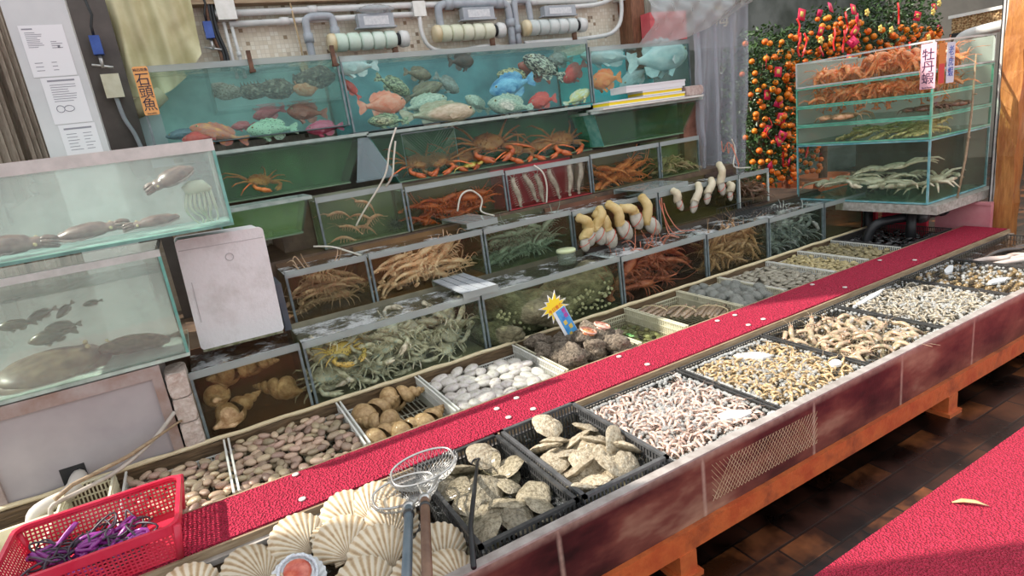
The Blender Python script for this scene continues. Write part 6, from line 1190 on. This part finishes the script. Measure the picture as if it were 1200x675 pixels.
# red basket of purple and black bands
def lattice_wall(q, p0, p1, z0, z1, lean, nx, nz, th, solid):
    p0 = Vector(p0); p1 = Vector(p1); d = (p1-p0); L = d.length; d /= L; n = Vector((d.y, -d.x, 0)); pt = lambda s, z: p0+d*s+n*(lean*(z-z0)/(z1-z0))+Vector((0,0,z))
    for i in range(nx+1):
        s = L*i/nx; w_ = th; a = pt(s, z0); b_ = pt(s, z1); q.obox((a+b_)/2, d*w_/2, n*.0015, (b_-a)/2)
    for j in range(nz+1):
        z = z0+(z1-z0)*j/nz; a = pt(0, z); b_ = pt(L, z); q.obox((a+b_)/2, (b_-a)/2, n*.0015, Vector((0,0,th/2)))
t = thing('red_basket', 'red plastic lattice basket of purple and black bands on the red runner mat', 'basket', (-.51,2.24,.442), (0,0,-.03)); hx, hy, H_, ln = .23, .16, .125, .022
for nm, a, b_ in (('front_wall',(-hx,-hy,0),(hx,-hy,0)), ('back_wall',(hx,hy,0),(-hx,hy,0)), ('end_wall',(hx,-hy,0),(hx,hy,0)), ('end_wall',(-hx,hy,0),(-hx,-hy,0))):
    q = MB(); L = (Vector(b_)-Vector(a)).length; lattice_wall(q, a, b_, .004, H_, ln, int(L/.013), 9, .0052, 0); q.build(nm, REDPL, t)
q = MB(); R1_ = rounded(2*(hx+ln)+.012, 2*(hy+ln)+.012, .045, 6); R2_ = rounded(2*(hx+ln)-.016, 2*(hy+ln)-.016, .035, 6); n = len(R1_)
q.add([(a,b,H_-.022) for a,b in R1_]+[(a,b,H_+.006) for a,b in R1_]+[(a,b,H_+.006) for a,b in R2_]+[(a,b,H_-.006) for a,b in R2_], [(k*n+i, k*n+(i+1) % n, (k+1)*n+(i+1) % n, (k+1)*n+i) for k in range(3) for i in range(n)]); q.build('rim', REDPL, t)
for sx in (-1,1):
    for sy in (-1,1): q = MB(); q.tube([(sx*hx, sy*hy, .0),(sx*(hx+ln), sy*(hy+ln), H_)], .012, 8); q.build('corner_post', REDPL, t, True)
q = MB(); lattice_wall(q, (-hx,0,0), (hx,0,0), .0, .004, 0, 30, 1, .004, 0); q.box(-hx,hx,-hy,hy,.0,.003); q.build('base', REDPL, t)
PUR = mat('purple_band', (.25,.02,.25), (.5,.08,.48), 9, .3, coat=.5, rnd=.25); BLB = mat('black_band', (.025,.02,.03), (.1,.08,.11), 14, .4, rnd=.3)
for k in range(54):
    pu = k % 4 == 0 or k > 46; q = MB(); r0 = U(.025,.05); ph = U(0,6)
    q.tube([(r0*1.5*math.cos(a)+.012*math.sin(3*a+ph), r0*(.35 if pu else .7)*math.sin(a)+.01*math.cos(2*a+ph), .012*math.sin(2*a+ph)) for a in [2*PI*i/22 for i in range(22)]], (.007 if pu else .0035), 6, closed=True)
    o = q.build('rubber_band', PUR if pu else BLB, None, True); x, y = U(-.16,.16), U(-.1,.1); o.location = (-.51+x, 2.24+y, .47+U(0,.05)); o.rotation_euler = (U(-.4,.4), U(-.4,.4), U(0,6)); tag(o, ('thick shiny purple band' if pu else 'thin black rubber band')+' in the tangle in the red basket', 'rubber band', 'purple bands in the red basket' if pu else 'black bands in the red basket')
slat_basket('small_basket', 'small cream lattice basket behind the red plastic basket', 'basket', -.70,-.515,2.62,2.86,.38,.48, CREAMPL)
t = thing('cream_tray', 'cream foam tray at the near end of the counter behind the red basket', 'tray', (-.86,2.55,.36)); q = MB(); q.box(-.14,.14,-.2,.2,0,.01); q.build('base', CREAMPL, t); q = MB(); q.box(-.14,.14,-.2,-.185,.01,.08); q.box(-.14,.14,.185,.2,.01,.08); q.box(-.14,-.125,-.185,.185,.01,.08); q.box(.125,.14,-.185,.185,.01,.08); q.build('side_wall', CREAMPL, t)
# ------------------------------------------------------------------ nets, rod, price tag
def net(label, neck, hoop, tail, rad, hm, depth, tilt, wire=STEEL):
    neck = Vector(neck); tail = Vector(tail); d = (neck-tail).normalized(); t = thing('hand_net', label, 'net', neck); hc = Vector(hoop)-neck
    ux = Vector(tilt[0]).normalized(); uy = Vector(tilt[1]); uy = (uy-ux*uy.dot(ux)).normalized(); nz_ = ux.cross(uy)
    if nz_.z > 0: nz_ = -nz_
    rx, ry = rad; q = MB(); ring = [hc+ux*rx*math.cos(a)*(1-.12*abs(math.cos(a))**6)+uy*ry*math.sin(a) for a in [2*PI*i/40 for i in range(40)]]; q.tube(ring, .004, 8, closed=True); q.build('hoop', wire, t, True)
    q = MB(); f = lambda r_, a: hc+(ux*rx*math.cos(a)+uy*ry*math.sin(a))*r_+nz_*depth*math.sqrt(max(0, 1-r_**2.2))
    ns = 44
    for i in range(ns):          # two families of diagonal wires
        for s in (-1, 1): q.tube([f(1-.96*j/9, 2*PI*i/ns+s*.55*j/9*1.2) for j in range(10)], .0009, 3)
    q.build('wire_mesh', wire, t, True)
    q = MB(); tl = tail-neck; q.tube([Vector((0,0,0)), tl*.02, tl], [.0125,.0155,.0155], 12); q.build('handle', hm, t, True); q = MB(); q.tube([tl*.10, tl*.13], .019, 12); q.build('ferrule', BLACKPL, t, True)
    q = MB()
    for s in (-1, 1): q.tube([hc+(ux*rx*math.cos(PI*1.5+s*.3)+uy*ry*math.sin(PI*1.5+s*.3)), Vector((0,0,.0))], .004, 6)
    q.ell((0,0,0), .022,.022,.018, 10, 6); q.build('neck_joint', wire, t, True)
net('wire hand net with a blue grey pipe handle lying over the scallops', (.405,1.735,.50), (.425,1.835,.50), (.262,1.36,.50), (.125,.075), mat('blue_grey_pipe', (.1,.14,.17), (.16,.2,.23), 10, .35, coat=.3), .06, ((1,-.12,.05), (.15,1,.1)))
net('wire hand net with a brown wooden handle, uppermost over the crate edge', (.455,1.71,.52), (.515,1.875,.535), (.315,1.33,.52), (.13,.08), mat('brown_handle', (.13,.07,.045), (.24,.14,.09), 10, .5, .2), .07, ((1,-.15,.1), (.1,1,.15)))
q = MB(); q.tube([(.715,1.86,.475),(.62,1.69,.478),(.53,1.53,.48),(.46,1.36,.482)], [.006,.008,.0085,.0085], 8); q.tube(smooth_path([(.715,1.86,.475),(.735,1.885,.47),(.72,1.9,.465),(.7,1.885,.462)], 3), .004, 6); tag(q.build('iron_hook', DARK, None, True), 'thin dark iron hook lying across the wet oyster crate', 'hook')
STY = mat('star_yellow', (.95,.72,.02), None, rough=.5); t = thing('price_tag', 'yellow starburst price tag with a blue card standing in the rock snails', 'sign', (1.735,2.72,.50), (-.22,-.3,.12))
def star(r0, r1, n=12): return [((r1 if i % 2 else r0*(1+.18*math.sin(i*2.1)))*math.cos(PI*i/n)*1.25, (r1 if i % 2 else r0*(1+.18*math.sin(i*2.1)))*math.sin(PI*i/n)) for i in range(2*n)]
q = MB(); q.prism([(a-.02, b+.165) for a, b in star(.078,.042)], lambda a, b, h: (a, h, b), .003); q.build('white_star', WHITE, t); q = MB(); q.prism([(a-.02, b+.165) for a, b in star(.064,.04)], lambda a, b, h: (a, h-.002, b), .002); q.build('yellow_star', STY, t)
letters('今日推介', .026, 'lettering', mat('orange_red_ink', (.8,.15,.02), None), t, (-.018,-.0035,.152), FACE_Y)
q = MB(); q.box(-.052,.04,-.007,-.004,-.04,.14); q.build('white_card', WHITE, t); q = MB(); q.box(-.032,.037,-.009,-.007,-.037,.137); q.build('blue_card', mat('card_blue', (.02,.2,.6), (.1,.42,.75), 18, .5), t)
for i, ch in enumerate('響螺'): letters(ch, .03, 'lettering', mat('magenta_ink', (.7,.03,.35), None), t, (.018,-.0095,.115-.03*i), FACE_Y)
q = MB(); q.box(-.02,.002,-.0098,-.009,.04,.065); q.box(0,.024,-.0098,-.009,.005,.03); q.box(-.02,0,-.0098,-.009,-.03,-.01); q.build('yellow_square', mat('card_gold', (.7,.5,.1), None), t)
# ------------------------------------------------------------------ trays, grates, hoses and small things on the tank rows
FW = mat('foam_white', (.8,.8,.82), None, rough=.6); YL = mat('tray_yellow', (.9,.68,.02), None, rough=.45)
def foam_tray(x0, x1, y0, y1, z, h, label, yellow=True):
    t = thing('foam_tray', label, 'tray', ((x0+x1)/2, (y0+y1)/2, z)); a, b_ = (x1-x0)/2, (y1-y0)/2; q = MB(); q.box(-a,a,-b_,b_,0,.008); q.build('base', FW, t); q = MB(); q.box(-a,a,-b_,-b_+.015,.008,h); q.box(-a,a,b_-.015,b_,.008,h); q.box(-a,-a+.015,-b_+.015,b_-.015,.008,h); q.box(a-.015,a,-b_+.015,b_-.015,.008,h); q.build('side_wall', YL if yellow else FW, t); q = MB(); q.box(-a-.004,a+.004,-b_-.004,-b_+.02,h,h+.012); q.box(-a-.004,-a+.02,-b_+.02,b_,h,h+.012); q.box(a-.02,a+.004,-b_+.02,b_,h,h+.012); q.build('rim', FW, t)
foam_tray(3.06,3.86,3.86,4.07,1.695,.03,'lowest foam tray with a yellow side on the dark green basin'); foam_tray(3.42,3.84,3.87,4.06,1.74,.028,'middle foam tray with a short yellow side',True); foam_tray(3.25,3.88,3.87,4.07,1.782,.04,'topmost all white foam tray of the stack',False)
q = MB(); q.box(2.98,4.05,3.84,4.06,1.675,1.692); q.box(2.98,4.05,3.835,3.84,1.68,1.692); tag(q.build('white_shelf_board', WHITEPL), 'thin white board across the dark green basin under the foam trays', 'board')
q = MB(); q.ell((4.0,3.93,1.735), .1,.05,.04, 24, 14, lambda p: Vector([max(-1,min(1,c*1.5)) for c in p])); tag(q.build('pink_block', mat('pinkish_brick', (.42,.3,.27), (.55,.44,.4), 30, .8, .4)), 'pinkish brick at the end of the white board by the foam trays', 'brick')
def grate(x0, x1, y0, y1, z, label, m=GPVC, nb=4, tilt=0):
    t = thing('slatted_grate', label, 'grate', ((x0+x1)/2, (y0+y1)/2, z), (0,0,tilt)); a, b_ = (x1-x0)/2, (y1-y0)/2; q = MB()
    for i in range(nb): q.box(-a+2*a*i/nb+.004, -a+2*a*(i+1)/nb-.004, -b_, b_, 0, .008)
    q.build('slats', m, t); q = MB(); q.box(-a,a,-b_-.003,-b_,-.03,.009); q.build('side_rail', LIPG, t); q = MB(); q.box(-a,a,b_,b_+.003,-.03,.009); q.build('side_rail', LIPG, t)
grate(1.22,1.44,2.96,3.42,.795,'grey slatted grate laid over the langoustine side of the rock tank'); grate(1.5,1.72,3.4,3.8,1.10,'clear grey slatted grate over the striped lobster tank', LIPG); grate(2.95,3.4,3.42,3.76,1.06,'long pale slatted cover above the floating geoducks', LIPG, 3)
t = thing('glass_jar', 'clear jar with a pale green lid standing in the rock tank water', 'jar', (2.08,3.2,.745)); q = MB(); q.lathe([(.0,0),(.055,0),(.06,.01),(.06,.075),(.055,.08)], (0,0,0), 24); q.build('body', glass('jar_glass', (.85,.92,.85), .15, (.5,.58,.5), 1.5), t, True); q = MB(); q.lathe([(0,.095),(.062,.095),(.064,.09),(.064,.078),(0,.078)], (0,0,0), 24); q.build('lid', mat('pale_green_lid', (.6,.68,.38), (.7,.76,.5), 8, .4), t, True)
t = thing('wire_grid', 'black wire grid basket lying over the slim crab tanks', 'grid', (3.84,3.2,.755)); q = MB()
for i in range(13): q.box(-.2+.033*i-.0015,-.2+.033*i+.0015,-.17,.17,0,.003)
for i in range(10): q.box(-.2,.198,-.17+.0375*i-.0015,-.17+.0375*i+.0015,.003,.006)
q.build('floor_wires', BLACKPL, t); q = MB()
for i in range(13): q.box(-.2+.033*i-.0015,-.2+.033*i+.0015,-.1715,-.1685,.006,.05); q.box(-.2+.033*i-.0015,-.2+.033*i+.0015,.1685,.1715,.006,.05)
q.box(-.2,.2,-.172,-.168,.05,.054); q.box(-.2,.2,.168,.172,.05,.054); q.build('side_wires', BLACKPL, t)
HW = mat('white_tubing', (.62,.58,.48), (.75,.72,.64), 20, .4)
for P, l in (([(1.27,3.72,1.74),(1.2,3.71,1.62),(1.14,3.72,1.46),(.98,3.78,1.26),(.92,3.8,1.18)],'longest pale air tube dangling into the pink shrimp tank'), ([(1.25,3.72,1.66),(1.22,3.72,1.56),(1.19,3.73,1.45),(1.15,3.8,1.38)],'short pale air tube beside the longest one over the shrimp tank'),
            ([(1.60,3.74,1.15),(1.64,3.73,1.25),(1.72,3.73,1.27),(1.79,3.73,1.2),(1.77,3.73,1.12),(1.8,3.6,1.09)],'looped pale air tube before the heaped red lobsters'), ([(2.26,3.77,1.36),(2.31,3.74,1.3),(2.33,3.74,1.2),(2.31,3.74,1.08)],'pale air tube hanging before the red backed tank'), ([(.62,3.7,1.12),(.72,3.66,1.1),(.8,3.6,1.06),(.84,3.5,1.04)],'short pale tube over the pale spiny lobster tank'), ([(4.1,3.6,1.3),(4.14,3.6,1.2),(4.06,3.55,1.08),(4.2,3.5,1.05)],'curled pale tube at the end of the second row')):
    q = MB(); q.tube(smooth_path(P, 5), .006, 8); tag(q.build('air_tube', HW, None, True), l, 'tube')
RST = mat('red_string', (.62,.16,.1), (.7,.3,.2), 20, .6)
for k, (x, y, z) in enumerate(((3.05,3.34,1.0),(3.06,3.33,.96),(3.02,3.33,.99),(2.7,3.2,.76),(2.85,3.25,.77),(2.55,3.2,.75),(4.05,3.6,1.28),(3.98,3.6,1.3))):
    q = MB(); dx = U(-.08,.08); q.tube(smooth_path([(x,y,z),(x+dx*.3,y-.01,z-.09),(x+dx,y-.06,min(z-.2,.75) if k < 3 else z-.015),(x+dx*2,y-.14,(.74 if k < 6 else z-.2))], 5), .0035, 6); tag(q.build('red_string', RST, None, True), 'thin red string trailing from the geoducks over the lobster water', 'string', 'red strings by the geoducks')
t = thing('wire_fence', 'wire netting fence standing at the end of the wide basin', 'net', (1.62,4.08,1.42)); q = MB()
for i in range(18):
    for s in (-1, 1): a = -.16+.02*i*1.1; q.tube([(max(-.2,min(.2,a)),0,.0),(max(-.2,min(.2,a+s*.25)),.0,.27)], .0016, 4)
q.build('wires', mat('dull_wire', (.2,.22,.18), (.32,.34,.28), 20, .5), t, True); q = MB(); q.tube([(-.2,0,0),(-.2,0,.28),(.2,0,.28),(.2,0,0)], .004, 6); q.build('frame', GPVC, t, True)
t = thing('small_glass_panel', 'slanted pale glass panel between the two upper sloping basins', 'panel', (1.2,4.02,1.44)); q = MB(); q.prism([(-.16,0),(.12,0),(-.03,.27),(-.1,.27)], lambda a, b, h: (a, h, b), .01); q.build('pane', glass('pale_pane', (.75,.85,.88), .35, (.4,.5,.53), 1.5), t); q = MB(); q.box(-.165,.125,-.004,.014,-.01,.002); q.build('edge', EDGE2, t)
# unseen awning inferred from shade edges, added to shade the scallops and carpet
t = thing('awning', 'narrow unseen awning added to shade the scallops and carpet', 'awning', (-1.2,1.2,2.72)); q = MB(); q.prism([(-3.6,3.35),(2.2,.3),(1.69,-.68),(-4.11,2.37)], lambda a, b, h: (a, b, h), .03); q.build('cloth', mat('awning_cloth', (.4,.4,.42), (.5,.5,.52), 3, .8), t); q = MB(); q.tube([(-3.7,2.6,-2.72),(-3.7,2.6,0)], .03, 10); q.build('pole', STEEL, t, True)
